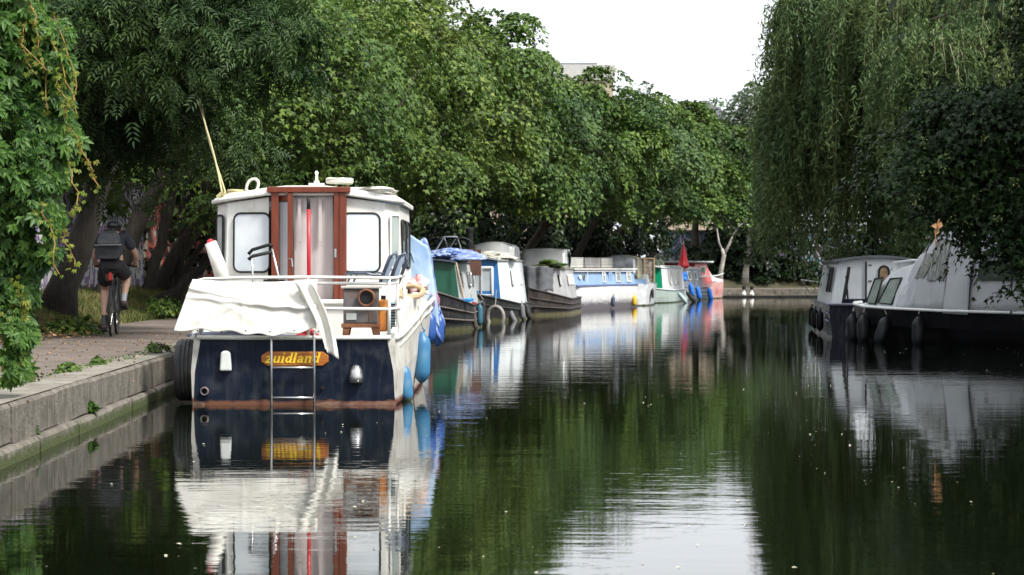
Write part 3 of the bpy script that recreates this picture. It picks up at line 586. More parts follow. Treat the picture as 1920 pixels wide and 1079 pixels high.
# ---------------------------------------------------------------- far buildings
TB = pm('tan brick', (.36, .29, .22), (.42, .35, .27), scale=2, rough=.9); SLATE = pm('slate roof', (.14, .15, .17), (.2, .21, .22), scale=3, rough=.7); CLAD = pm('grey cladding', (.3, .3, .3), (.24, .24, .25)); GLD = pm('dark window glass', (.03, .04, .05), rough=.1)
FR = pm('white window frame', (.7, .7, .68), rough=.5)
rt = empty('apartment_building', (0, 172, .2), 0, 'tan brick apartment block behind the trees at the left of the sky gap', 'building')
MB().box((0, 0, 7.2), (14.2, 9, 14.4)).build('wall', TB, rt); MB().box((0, 0, 14.95), (14.5, 9.3, 1.05)).build('parapet', pm('pale stone band', (.5, .49, .46)), rt); MB().box((-.5, .5, 15.6), (13.0, 8, .24)).build('roof', SLATE, rt)
for fl in range(5):
    for k in range(5):
        x = -5.6 + k * 2.8; f = MB().box((x, -4.52, 1.9 + fl * 2.7), (1.3, .1, 1.5)).build('window', FR, rt); MB().box((x, -4.585, 1.9 + fl * 2.7), (1.12, .03, 1.32)).build('pane', GLD, f)
for k in range(3): x = 7.13; f = MB().box((x, -2 + k * 2.4, 12.6), (.1, 1.2, 1.5)).build('window', FR, rt); MB().box((x + .065, -2 + k * 2.4, 12.6), (.03, 1.0, 1.3)).build('pane', GLD, f)
rt = empty('hall_building', (14.1, 180, .2), 0, 'slate roofed building with a pale arched gable above the far trees', 'building')
MB().box((0, 0, 5.5), (5.2, 8, 11)).build('wall', TB, rt)
MB().prism([(-2.9, -4.3, 11.0), (2.9, -4.3, 11.0), (1.2, -4.3, 13.0), (0, -4.3, 13.6), (-1.2, -4.3, 13.0)], (0, 8.6, 0)).build('roof', SLATE, rt)
MB().tube([(math.cos(a) * 1.3 - .4, -4.4, 10.2 + math.sin(a) * 1.7) for a in [math.pi * i / 10 for i in range(11)]], .12, 6).build('arch', pm('pale teal metal', (.3, .4, .42)), rt)
for k in range(3): f = MB().box((-1.5 + k * 1.5, -4.03, 8.0), (.8, .1, 1.5)).build('window', FR, rt); MB().box((-1.5 + k * 1.5, -4.09, 8.0), (.66, .03, 1.36)).build('pane', GLD, f)
# ================================================================ boats
WHT = pm('weathered white paint', (.78, .78, .74), (.7, .69, .64), scale=2.5, rough=.45, grime=.35, gcol=(.36, .29, .2), streak=.25)
WHT2 = pm('clean white gel coat', (.76, .78, .78), (.7, .72, .73), scale=2, rough=.3, grime=.12, gcol=(.4, .4, .36), streak=.15)
HULLW = pm('grubby white hull', (.68, .67, .62), (.5, .48, .43), scale=3, rough=.5, grime=.6, gcol=(.25, .2, .15), streak=.6, line=.07, line_col=(.16, .05, .03))
NAVY = pm('scuffed navy transom', (.006, .010, .021), (.012, .018, .034), scale=3, rough=.4, grime=.3, gcol=(.1, .11, .11), streak=.3, spec=.12, line=.045, line_col=(.17, .08, .05), bump=.1, bscale=80)
BLACKH = pm('weathered black hull', (.014, .015, .017), (.034, .034, .037), scale=3, spec=.25, rough=.5, grime=.5, gcol=(.12, .12, .11), streak=.4, line=.09, line_col=(.12, .12, .06))
BLACKG = pm('glossy black hull', (.005, .005, .006), (.008, .008, .01), scale=3, rough=.3, spec=.15, streak=.2, gcol=(.05, .05, .05))
GREYH = pm('brown black hull', (.035, .028, .026), (.065, .054, .05), scale=2, spec=.3, rough=.55, grime=.4, gcol=(.14, .11, .09), streak=.5, line=.08, line_col=(.16, .15, .08))
MAHOG = pm('varnished mahogany', (.12, .022, .01), (.17, .036, .015), scale=8, rough=.35, stretch=(6, 6, .6))
GLW = pm('curtained cabin glass', (.46, .52, .56), (.66, .7, .72), scale=2.2, rough=.06, spec=.9)
GLG = pm('dim green glass', (.2, .25, .22), (.32, .36, .33), scale=2, rough=.06, spec=.9)
GLD2 = pm('dark cabin glass', (.03, .04, .04), (.05, .06, .06), scale=2, rough=.05, spec=.9)
RUB = pm('black rubber', (.018, .018, .019), (.035, .035, .035), scale=6, rough=.7, grime=.4, gcol=(.1, .1, .09))
STEEL = pm('stainless tube', (.55, .56, .56), (.45, .46, .46), rough=.28, metal=.85)
CURT = pm('beige curtain', (.42, .37, .36), (.5, .45, .43), scale=3, rough=.9)
CANV = pm('white sheet plastic', (.74, .73, .68), (.68, .66, .59), scale=2, rough=.5, grime=.3, gcol=(.42, .3, .18))
BLUEF = pm('blue fender vinyl', (.03, .13, .28), (.05, .2, .36), scale=3, rough=.45, grime=.4, gcol=(.25, .33, .36), line=.05, line_col=(.1, .16, .12))
BLUED = pm('deep blue fender vinyl', (.02, .07, .28), (.03, .1, .34), scale=3, rough=.4)
TARP = pm('pale blue tarpaulin', (.14, .27, .5), (.36, .48, .62), scale=1.6, rough=.5, grime=.2, gcol=(.6, .62, .6))
TARPB = pm('bright blue tarpaulin', (.07, .14, .4), (.4, .47, .62), scale=7, rough=.5)
ROPE = pm('yellowed rope', (.36, .32, .14), (.45, .41, .24), scale=30, rough=.9)
ROPEW = pm('off white rope', (.6, .58, .5), (.5, .48, .4), scale=30, rough=.9)
RUST = pm('rusty steel', (.16, .06, .03), (.26, .11, .05), scale=9, rough=.85, grime=.5, gcol=(.07, .05, .045))
IRON = pm('grey stove iron', (.09, .09, .095), (.13, .12, .12), scale=12, rough=.7, grime=.6, gcol=(.2, .08, .04))
BLK = pm('black matt', (.01, .01, .011), (.016, .016, .016), rough=.6, spec=.3)
REDP = pm('red plastic', (.5, .02, .03), (.42, .02, .03), rough=.35)
ORNG = pm('orange plastic', (.6, .22, .04), (.5, .17, .03), rough=.45)
WOODP = pm('pale wood', (.42, .32, .2), (.5, .4, .26), scale=8, rough=.7, stretch=(1, 1, 6))
CLEARF = pm('scuffed clear vinyl', (.4, .42, .42), (.56, .57, .56), scale=1.8, rough=.15, spec=.8, bump=.5, bscale=4)
GREYC = pm('grey canvas', (.3, .31, .34), (.42, .43, .45), scale=2, rough=.8, bump=.4, bscale=5)
DKC = pm('charcoal canvas', (.06, .065, .075), (.11, .115, .125), scale=3, rough=.8, bump=.5, bscale=6)
WCAN = pm('pale grey canvas cover', (.36, .38, .4), (.46, .48, .5), scale=1.5, rough=.75, bump=.4, bscale=4)

def ring_pts(w_, h_, r, n=5):
    P = []
    for cx, cy, a0 in ((w_ / 2 - r, h_ / 2 - r, 0), (-w_ / 2 + r, h_ / 2 - r, 90), (-w_ / 2 + r, -h_ / 2 + r, 180), (w_ / 2 - r, -h_ / 2 + r, 270)):
        for k in range(n): a = R(a0 + 90 * k / (n - 1)); P.append((cx + math.cos(a) * r, cy + math.sin(a) * r))
    return P
def window(parent, c, u, nrm, w_, h_, glass, frame=BLK, rad=.07, fw=.022, up=(0, 0, 1), name='window', gname='pane', proud=.012):
    c = Vector(c); u = Vector(u).normalized(); n = Vector(nrm).normalized(); v = n.cross(u).normalized()
    if v.dot(Vector(up)) < 0: v = -v
    P = [c + n * proud + u * x + v * y for x, y in ring_pts(w_, h_, rad)]
    f = MB().tube(P, fw, 6, closed=True).build(name, frame, parent, smooth=True)
    Q = [c + n * (proud * .3) + u * x + v * y for x, y in ring_pts(w_, h_, rad)]
    MB().prism(Q, n * .008).build(gname, glass, f)
    return f
def fender(name, c, L_, r, mat, label, group, tilt=(0, 0), rope_to=None, parent=None):
    rt = empty(name, c, 0, label, 'fender', group); ax = Vector((math.sin(tilt[0]), math.sin(tilt[1]), 1))
    pr = [(r * .15, -L_ / 2 - .02), (r * .45, -L_ / 2), (r * .85, -L_ / 2 + r * .5), (r, -L_ / 2 + r * 1.1), (r, L_ / 2 - r * 1.1), (r * .85, L_ / 2 - r * .5), (r * .4, L_ / 2), (r * .2, L_ / 2 + .03)]
    MB().lathe(pr, (0, 0, 0), ax, 14).build('fender_body', mat, rt, smooth=True)
    t_ = ax.normalized() * (L_ / 2 + .02); MB().tube([t_ + Vector((0, 0, -.03)), t_ + Vector((r * .25, 0, .03)), t_ + Vector((0, 0, .06))], .012, 5).build('eye', mat, rt)
    if rope_to: MB().tube([t_ + Vector((0, 0, .04)), Vector(rope_to) - Vector(c)], .007, 5).build('lanyard', ROPEW, rt)
    return rt
def hull(parent, st, mat, name='hull', deck=None, dz=-.03, closed_bow=True, caps=(True, True)):
    """st: list of (y, [(x, z, dy)...]) right-hand profile from gunwale down; mirrored"""
    k = len(st[0][1]); m = MB()
    for y, pr in st:
        for x, z, d in pr: m.v.append((x, y + d, z))
        for x, z, d in reversed(pr): m.v.append((-x, y + d, z))
    n = 2 * k
    for i in range(len(st) - 1):
        for j in range(n - 1): m.f.append((i * n + j, (i + 1) * n + j, (i + 1) * n + j + 1, i * n + j + 1))
    if caps[0]: m.f.append(tuple(range(n)))
    if caps[1]: m.f.append(tuple((len(st) - 1) * n + j for j in reversed(range(n))))
    o = m.build(name, mat, parent, smooth=False)
    if deck:
        d_ = MB()
        for y, pr in st: x, z, dd = pr[0]; d_.v += [(x * .97, y + dd, z + dz), (-x * .97, y + dd, z + dz)]
        d_.f = [(2 * i, 2 * i + 1, 2 * i + 3, 2 * i + 2) for i in range(len(st) - 1)]; d_.build('deck', deck, parent)
    return o
def cloth(nu, nv, fn, name, mat, parent=None, solid=.008, seed=0, amp=.02, fr=6.0):
    g = np.random.RandomState(seed); k = g.normal(0, fr, (4, 2)); p = g.uniform(0, 6, 4)
    def f(u, v):
        a = Vector(fn(u, v)); d = sum(math.sin(k[i][0] * u + k[i][1] * v + p[i]) for i in range(4)) / 2
        return a + Vector((.35, -.8, .45)) * (d * amp) + Vector((g.uniform(-1, 1), g.uniform(-1, 1), g.uniform(-1, 1))) * amp * .18
    return MB().grid(nu, nv, f).build(name, mat, parent, smooth=True, solid=solid)
def lump(name, mat, parent, c, r, seed, amp=.25, n=14, loc=None):
    g = np.random.RandomState(seed); k = g.normal(0, 3.5, (7, 3)); p = g.uniform(0, 6, 7); k2 = g.normal(0, 9, (7, 3)); m = MB()
    def f(u, v):
        a = u * 2 * math.pi; b = (v - .5) * math.pi; d = np.array((math.cos(a) * math.cos(b), math.sin(a) * math.cos(b), math.sin(b)))
        s_ = 1 + amp * (np.sin(k @ d + p).mean() * 1.6 + .5 * np.abs(np.sin(k2 @ d + p)).mean() - .3)
        return (c[0] + d[0] * r[0] * s_, c[1] + d[1] * r[1] * s_, max(c[2] + d[2] * r[2] * s_, c[2] - r[2] * .55))
    m.grid(n * 2, n, f); return m.build(name, mat, parent, loc=loc)

# ---------------------------------------------------------------- the white steel cruiser seen from astern
CO = Vector((-2.14, 23.5, 0)); cr = empty('steel_cruiser', CO, 0, 'old white and navy steel cruiser with a mahogany cabin door, nearest boat on the left', 'boat')
def sheer(y): return np.interp(y, [0, .5, 1.4, 2.6, 4, 6, 9], [.66, .68, .80, .94, .98, 1.05, 1.25])
def hbeam(y): return np.interp(y, [0, .6, 1.6, 3, 5, 6.6, 7.8, 8.6, 9.0], [.98, 1.03, 1.12, 1.2, 1.2, 1.08, .78, .4, .05])
def hwl(y): return np.interp(y, [0, .6, 1.6, 3, 5, 6.6, 7.8, 8.6, 9.0], [1.0, 1.02, 1.05, 1.08, 1.06, .9, .58, .2, .03])
st = []
for y in [0, .12, .35, .6, 1, 1.4, 1.8, 2.2, 2.6, 3.2, 4, 5, 5.8, 6.6, 7.2, 7.8, 8.3, 8.7, 9]:
    z = float(sheer(y)); b_ = float(hbeam(y)); w_ = float(hwl(y)); t0 = -.05 if y == 0 else 0
    st.append((y, [(b_, z, t0), (b_ + .015, z - .07, t0), (b_ * .5 + w_ * .5 + .03, z * .5, t0 * .5), (w_ + .01, .02, 0), (w_ * .8, -.35, 0)]))
hull(cr, st[1:], HULLW, deck=WHT, caps=(False, True), dz=-.08)
# transom: dark panel with pale rounded quarters
q0 = st[0][1]; q1 = st[1][1]; k = len(q0)
for s_ in (1, -1):
    m = MB()
    a = [(x * s_ * .995 if i else x * s_, -.0 + d, z) for i, (x, z, d) in enumerate(q0)]; b_ = [(x * s_, .12 + d, z) for x, z, d in q1]
    n = len(m.v); inner = [(x * s_ * f_, d - .004, z) for (x, z, d), f_ in zip(q0, (.93, .925, .95, .975, .97))]
    m.v += inner + a + b_
    for i in range(k - 1): m.f += [(n + i, n + i + 1, n + k + i + 1, n + k + i), (n + k + i, n + k + i + 1, n + 2 * k + i + 1, n + 2 * k + i)]
    m.build('quarter', HULLW, cr, smooth=False)
pr = [(x * f_, d - .006, z) for (x, z, d), f_ in zip(q0, (.935, .93, .955, .98, .975))]
MB().add(pr + [(-x, y, z) for x, y, z in reversed(pr)], [tuple(range(2 * k))]).build('transom', NAVY, cr)
BOOT = pm('rust red boot topping', (.14, .05, .035), (.22, .13, .09), scale=10, rough=.8, grime=.5, gcol=(.3, .24, .17))
MB().box((0, -.004, .015), (2.0, .03, .035)).build('waterline_strip', BOOT, cr)
MB().tube([(-.95, -.07, .665), (-.5, -.07, .66), (0, -.07, .66), (.5, -.07, .66), (.95, -.07, .665)], .022, 8).build('transom_rail', WHT, cr, smooth=True)
for s_ in (1, -1):     # raised side bulwark and rubbing strake
    P = [(s_ * (float(hbeam(y)) + .02), y, float(sheer(y))) for y in np.linspace(.0, 8.9, 24)]
    MB().tube(P, .028, 6).build('gunwale_rail', WHT, cr, smooth=True)
    P = [(s_ * (float(hbeam(y)) + .015), y, float(sheer(y)) - .1) for y in np.linspace(.3, 8.4, 16)]
    MB().tube(P, .014, 6).build('rubbing_strake', HULLW, cr, smooth=True)
    m = MB()    # white bulging bulwark plate at the quarter
    ys = np.linspace(.1, 3.0, 12)
    for y in ys:
        b_ = float(hbeam(y)); m.v += [(s_ * (b_ - .01), y, float(sheer(y)) - .02), (s_ * (b_ + .0), y, float(sheer(y)) + .22 * math.sin(math.pi * min(1, y / 3.0)) ** .8), (s_ * (b_ - .05), y, float(sheer(y)) + .24 * math.sin(math.pi * min(1, y / 3.0)) ** .8)]
    m.f = [(i * 3 + j, i * 3 + 3 + j, i * 3 + 4 + j, i * 3 + 1 + j) for i in range(len(ys) - 1) for j in range(2)]; m.build('bulwark', WHT, cr, solid=.012) if s_ > 0 else None
# wheelhouse
def wh(z):   # plan half-outline tumbles home slightly
    f_ = 1 - (z - .6) * .035
    return [(-1.0 * f_, 4.1), (-1.0 * f_, 1.62), (-.86 * f_, 1.38), (-.4 * f_, 1.28), (.4 * f_, 1.28), (.86 * f_, 1.38), (1.0 * f_, 1.62), (1.0 * f_, 4.1)]
m = MB(); Z = [.55, 1.3, 2.0]; n = 8
for z in Z:
    for i, (x, y) in enumerate(wh(z)): m.v.append((x, y, z + (.13 * (1 - abs(x)) if z == 2.0 else 0)))
m.f = [(a * n + i, a * n + (i + 1) % n, (a + 1) * n + (i + 1) % n, (a + 1) * n + i) for a in range(2) for i in range(n) if i != 3 or a < 0]
m.build('wheelhouse_wall', WHT, cr)
m = MB(); RZ = [2.01, 2.07]
for z, f_ in ((2.01, 1.045), (2.055, 1.05), (2.10, .97), (2.12, .5)):
    for x, y in wh(2): m.v.append((x * f_, 1.28 + (y - 1.28) * f_ - .03, z + .14 * (1 - abs(x))))
m.f = [(a * n + i, a * n + (i + 1) % n, (a + 1) * n + (i + 1) % n, (a + 1) * n + i) for a in range(3) for i in range(n)] + [tuple(range(3 * n, 4 * n))]
m.build('wheelhouse_roof', WHT, cr, bevel=.012)
# roof edge moulding with lumpy weathering
MB().tube([(x * 1.05, 1.25 + (y - 1.28) * 1.04 - .02, 2.03 + .14 * (1 - abs(x))) for x, y in wh(2)[1:7]], .022, 6).build('roof_moulding', WHT, cr, smooth=True)
for cx, s_ in ((-.56, -1), (.575, 1)):
    u = Vector((.46, .10 * s_, 0)); nr = Vector((.1 * s_ / .46 * .46, -.46, 0)); yb = 1.28 + .1 * (abs(cx) - .4) / .46
    window(cr, (cx, yb - .005, 1.61), u, (nr.x * (1), -1, .02), .39, .61, GLW, BLK, .07, .011)
for s_ in (1, -1):
    window(cr, (s_ * .905, 1.49, 1.62), (s_ * .14, .24, 0), (s_ * .24, -.14, 0), .16, .55, GLG, WHT if s_ > 0 else BLK, .03, .012)
    for yy in (2.2, 3.2): window(cr, (s_ * .965, yy, 1.6), (0, 1, 0), (s_, 0, 0), .75, .5, GLG, BLK, .06, .016)
# door opening: mahogany frame, curtain, half open leaf
dx0, dx1, dy = -.31, .39, 1.24
dr = MB().box((dx0 - .0, dy, 1.37), (.075, .12, 1.62)).box((dx1, dy, 1.37), (.075, .12, 1.62)).box(((dx0 + dx1) / 2, dy - .01, 2.155), (.86, .15, .06)).box(((dx0 + dx1) / 2, dy, .62), (.8, .14, .08)).build('door_frame', MAHOG, cr, bevel=.008)
MB().box(((dx0 + dx1) / 2, dy + .1, 1.37), (.62, .02, 1.56)).build('inner_panel', pm('plain cabin lining', (.3, .26, .25)), dr)  # even grey-brown panel behind the curtain
cloth(30, 18, lambda u, v: (-.135 + .42 * u + .012 * math.sin(v * 3), dy + .03 + .006 * math.sin(u * 17 + v * 2) + .01 * math.sin(u * 5 - v), 2.1 - 1.2 * v), 'curtain', CURT, cr, .004, 3, .004)
for x in (-.06, .155): MB().box((x, dy - .012, 1.84), (.035, .006, .44)).build('curtain_strap', CURT, cr, bevel=.002)
lf = MB().box((-.15, dy - .06, 1.37), (.055, .03, 1.5)).box((-.215, dy - .01, 2.07), (.15, .03, .06), rz=-.5).box((-.215, dy - .01, .7), (.15, .03, .14), rz=-.5).build('door_leaf', MAHOG, cr, bevel=.004)
MB().box((-.222, dy + .005, 1.4), (.1, .01, 1.26), rz=-.5).build('door_glass', GLW, lf)
MB().tube([(-.17, dy - .09, 1.44), (-.13, dy - .13, 1.44), (-.12, dy - .13, 1.36)], .008, 6).build('door_handle', STEEL, lf)
lf = MB().box((.325, dy - .05, 1.37), (.05, .03, 1.54)).build('door_leaf', MAHOG, cr, bevel=.004); MB().box((.318, dy - .07, 1.5), (.02, .02, .09)).build('hinge', STEEL, lf)
MB().box((.24, 1.0, 1.0), (.5, .3, .045)).box((.26, 1.02, .78), (.44, .24, .42)).build('cockpit_locker', WHT, cr, bevel=.01)
# stern rails
m = MB(); zt = 1.245
for P in ([(-.93, 1.0, 1.21), (-.96, .25, 1.225), (-.9, .0, 1.235), (-.45, -.03, 1.25), (.15, -.03, 1.255), (.6, -.03, 1.25), (.93, .0, 1.245), (1.0, .2, 1.25), (1.02, 1.2, 1.27)], [(-.9, .02, 1.17), (0, -.02, 1.20), (.9, .02, 1.19), (1.0, .25, 1.2)], [(-.93, .02, .95), (0, -.02, .95), (.92, .02, .94), (1.02, .3, .95), (1.05, 1.2, 1.05)]): m.tube(P, .016, 7)
for x, y, b_ in ((-.93, .02, .66), (.14, -.03, .66), (.93, .02, .66), (1.0, .28, .68), (-.96, .4, .68), (1.03, 1.1, .85)): m.tube([(x, y, b_), (x, y, 1.24)], .017, 7)
m.build('stern_rail', WHT, cr, smooth=True)
# ladder
m = MB()
for x in (-.215, .205): m.tube([(x, .05, .70), (x, -.07, .72), (x, -.12, .66), (x, -.115, -.15)], .013, 8)
for z in (.37, .075, -.12): m.tube([(-.215, -.115, z), (.205, -.115, z)], .012, 8)
m.build('boarding_ladder', STEEL, cr, smooth=True)
# name board and its carved lettering
PLANK = pm('varnished name plank', (.36, .1, .015), (.5, .18, .025), scale=5, rough=.45, stretch=(1, 1, 14), grime=.3, gcol=(.16, .05, .01))
nb = MB().prism([(.01 + x, -.04, .455 + z) for x, z in [(-.33 + .0, -.03), (-.27, -.07), (.27, -.07), (.33, -.03), (.33, .03), (.27, .07), (-.27, .07), (-.33, .03)]], (0, -.022, 0)).build('name_board', PLANK, cr, bevel=.006)
YEL = pm('yellow lettering', (.95, .7, .03), (.9, .62, .03), scale=10, rough=.5)
def letters(word, x0, z0, h, y, parent, gap=.26):
    S = {'z': (1.0, [((.08, .93), (.85, .93), .17), ((.8, .95), (.1, .05), .2), ((.05, .07), (.85, .07), .17), ((.1, .95), (.1, .75), .1), ((.82, .05), (.82, .28), .1)]),
         'u': (1.05, [((.18, .98), (.18, .3), .24), ((.18, .32), (.34, .06), .2), ((.34, .06), (.62, .1), .13), ((.62, .1), (.78, .3), .1), ((.8, 1.0), (.8, .05), .24), ((.0, .95), (.25, .95), .1), ((.62, .95), (.85, .95), .1), ((.8, .05), (1.0, .1), .1)]),
         'i': (.5, [((.22, .98), (.22, .05), .25), ((.02, .95), (.25, .95), .1), ((.05, .04), (.42, .04), .1), ((.23, 1.27), (.23, 1.47), .25)]),
         'd': (1.0, [((.42, .92), (.16, .72), .17), ((.16, .72), (.14, .28), .24), ((.14, .28), (.4, .06), .17), ((.4, .06), (.68, .3), .12), ((.68, .75), (.42, .92), .12), ((.76, 1.5), (.76, .05), .24), ((.55, 1.47), (.8, 1.47), .1), ((.76, .05), (.98, .07), .1)]),
         'l': (.5, [((.22, 1.5), (.22, .05), .25), ((.0, 1.47), (.25, 1.47), .1), ((.05, .04), (.42, .04), .1)]),
         'a': (.98, [((.12, .78), (.4, .95), .15), ((.4, .95), (.66, .78), .15), ((.7, .8), (.7, .08), .24), ((.7, .56), (.3, .46), .12), ((.3, .46), (.14, .25), .2), ((.14, .25), (.34, .05), .16), ((.34, .05), (.68, .25), .12), ((.7, .06), (.95, .06), .1)]),
         'n': (1.08, [((.2, .98), (.2, .05), .24), ((.0, .95), (.22, .95), .1), ((.05, .04), (.38, .04), .1), ((.22, .7), (.5, .95), .12), ((.5, .95), (.78, .75), .18), ((.8, .8), (.8, .05), .24), ((.66, .04), (1.0, .04), .1)])}
    x = x0
    for ch in word:
        adv, seg_ = S[ch]; m = MB()
        for i, (a, b, wd) in enumerate(seg_):
            a = Vector(a); b = Vector(b); d = (b - a).normalized(); nn = Vector((-d.y, d.x)) * wd * .62; e = d * .02
            q = [a - e - nn, b + e - nn, b + e + nn, a - e + nn]; yy = y - .0004 * i
            m.prism([(x + (p.x + p.y * .27) * h, yy, z0 + p.y * h) for p in q], (0, -.006, 0))
        m.build('letter', YEL, parent); x += adv * h + .008
letters('zuidland', -.285, .415, .0665, -.062, nb)
# light, cowl, exhaust
lt = MB().prism([(-.725, -.03, .335), (-.61, -.03, .335), (-.62, -.03, .515), (-.645, -.03, .535), (-.69, -.03, .535), (-.715, -.03, .515)], (0, -.07, 0)).build('stern_light', pm('white lamp plastic', (.72, .76, .72), rough=.3), cr, bevel=.02)
m = MB(); m.lathe([(.068, 0), (.07, .06), (.06, .12), (.035, .165), (.005, .175)], (.61, -.06, .22), (0, 0, 1), 14); cw = m.build('vent_cowl', STEEL, cr, smooth=True)
for k in range(4): MB().box((.58 + k * .02, -.115, .375), (.006, .02, .012)).build('vent_slot', BLK, cw)
m = MB(); m.lathe([(.066, 0), (.066, -.01), (.045, -.014), (.042, -.07), (.03, -.072), (.028, -.02)], (-.88, -.005, .135), (0, 1, 0), 16); m.build('exhaust_pipe', IRON, cr, smooth=True)
MB().lathe([(.018, 0), (.018, -.02)], (.28, -.03, .17), (0, 1, 0), 10).build('drain', BLK, cr)
# forward cabin
m = MB(); m.hexa([(-.85, 4.1, .8), (.85, 4.1, .8), (.6, 7.3, .95), (-.6, 7.3, .95), (-.78, 4.1, 1.55), (.78, 4.1, 1.55), (.5, 7.1, 1.45), (-.5, 7.1, 1.45)]); m.build('forward_cabin', WHT, cr, bevel=.03)
for yy in (4.7, 5.7): window(cr, (.83 - (yy - 4.1) * .08, yy, 1.22), (0, 1, 0), (1, 0, .1), .5, .25, GLD2, BLK, .05, .014)

# things lying on the cruiser -------------------------------------------------
def onb(x, y, z): return CO + Vector((x, y, z))
rt = empty('plastic_sheet', onb(-.3, -.05, 1.0), 0, 'torn off white plastic sheet hung over the stern rail of the nearest cruiser', 'sheet')
gg_ = random.Random(77); CREASE = [(math.cos(t_), math.sin(t_) * .6, gg_.uniform(-.2, 1.1), gg_.uniform(.03, .11), gg_.uniform(-.010, .012)) for t_ in [gg_.uniform(-1.4, 1.4) for _ in range(22)]] + [(-.25, .6, .1, .06, .03), (-.12, .6, .2, .05, .02)]
def sh(u, v):
    x = -.99 + 1.22 * u; z = 1.235 - .03 * math.sin(math.pi * u) - (.5 - .02 * math.sin(u * 7) + .012 * math.sin(u * 31)) * v
    x -= .13 * v * (1 - u) ** 3 * 1.3; fold = .02 * math.sin(u * 9 + v * 2) * v
    for a_, b_, c_, w_, h_ in CREASE:      # sharp creases running across the sheet
        d_ = abs(a_ * u + b_ * v - c_); fold += h_ * max(0, 1 - d_ / w_) ** 1.5
    return (x + .3, -.02 - .12 * v ** .6 - fold * .9, z - 1.0)
cloth(110, 50, sh, 'sheet', CANV, rt, .005, 12, .004, 9)
def st_(u, v):
    c = Vector((.10, -.06, 1.2)).lerp(Vector((.37, -.15, .49)), v); c.x += .06 * math.sin(v * 2.6)
    return (c.x + (u - .5) * (.17 - .06 * v) + .3 - .0, c.y - .05 - .03 * math.sin(u * 7 + v * 3), c.z - 1.0 - (.07 * (u - .5) if v > .9 else 0))
cloth(8, 20, st_, 'hanging_strip', CANV, rt, .006, 5, .01)
m = MB()
for k in range(6): m.lathe([(.009, 0), (.009, -.006)], (-.62 + k * .235, -.205, .735 - 1.0 - .01 * (k % 2)), (0, 1, 0), 8)
m.build('eyelets', BLK, rt)['kind'] = 'stuff'
rt = empty('old_stove', onb(.64, .3, .80), 0, 'rusty grey iron stove with a round flue hole on the stern deck', 'stove')
MB().box((0, 0, .17), (.34, .3, .34)).build('firebox', IRON, rt, bevel=.008); MB().box((0, 0, .355), (.39, .34, .025)).build('top_plate', pm('worn pale enamel', (.45, .43, .4), (.5, .48, .45), grime=.5, gcol=(.2, .09, .05)), rt, bevel=.005)
MB().tube([(.06 + .078 * math.cos(a), -.185, .25 + .078 * math.sin(a)) for a in [2 * math.pi * i / 20 for i in range(20)]], .013, 7, closed=True).build('flue_collar', RUST, rt, smooth=True)
MB().lathe([(.074, 0), (.074, -.02)], (.06, -.152, .25), (0, 1, 0), 18).build('flue_hole', BLK, rt)
MB().box((-.09, -.155, .065), (.10, .008, .065)).build('label_plate', pm('pale plate', (.5, .53, .5)), rt); MB().box((.09, -.154, .07), (.008, .008, .12)).build('seam', RUST, rt)
rt = empty('stove_stand', onb(.64, .3, .66), 0, 'rust brown low stand under the old stove', 'stand')
MB().box((0, 0, .115), (.38, .32, .04)).build('top', RUST, rt, bevel=.004)
for sx in (-1, 1):
    for sy in (-1, 1): MB().hexa([(sx * .16 - .02, sy * .13 - .02, -.06), (sx * .16 + .02, sy * .13 - .02, -.06), (sx * .16 + .02, sy * .13 + .02, -.06), (sx * .16 - .02, sy * .13 + .02, -.06), (sx * .14 - .035, sy * .13 - .02, .095), (sx * .14 + .035, sy * .13 - .02, .095), (sx * .14 + .035, sy * .13 + .02, .095), (sx * .14 - .035, sy * .13 + .02, .095)]).build('leg', RUST, rt)
rt = empty('orange_jerrycan', onb(.85, .42, .72), 0, 'upright orange plastic container right of the rusty stove', 'container')
MB().box((0, 0, .15), (.09, .22, .32)).build('body', ORNG, rt, bevel=.02); MB().lathe([(.025, 0), (.025, .04)], (0, .05, .31), (0, 0, 1), 10).build('cap', BLK, rt)
rt = empty('cooling_grille', onb(.955, .33, .74), 0, 'dark ribbed grille panel inside the right stern rail', 'grille')
MB().box((0, 0, .13), (.04, .1, .28)).build('panel', pm('pale blue panel', (.45, .62, .66)), rt)
for k in range(9): MB().box((-.0, -.056, .02 + k * .028), (.05, .012, .014)).build('slat', BLK, rt)
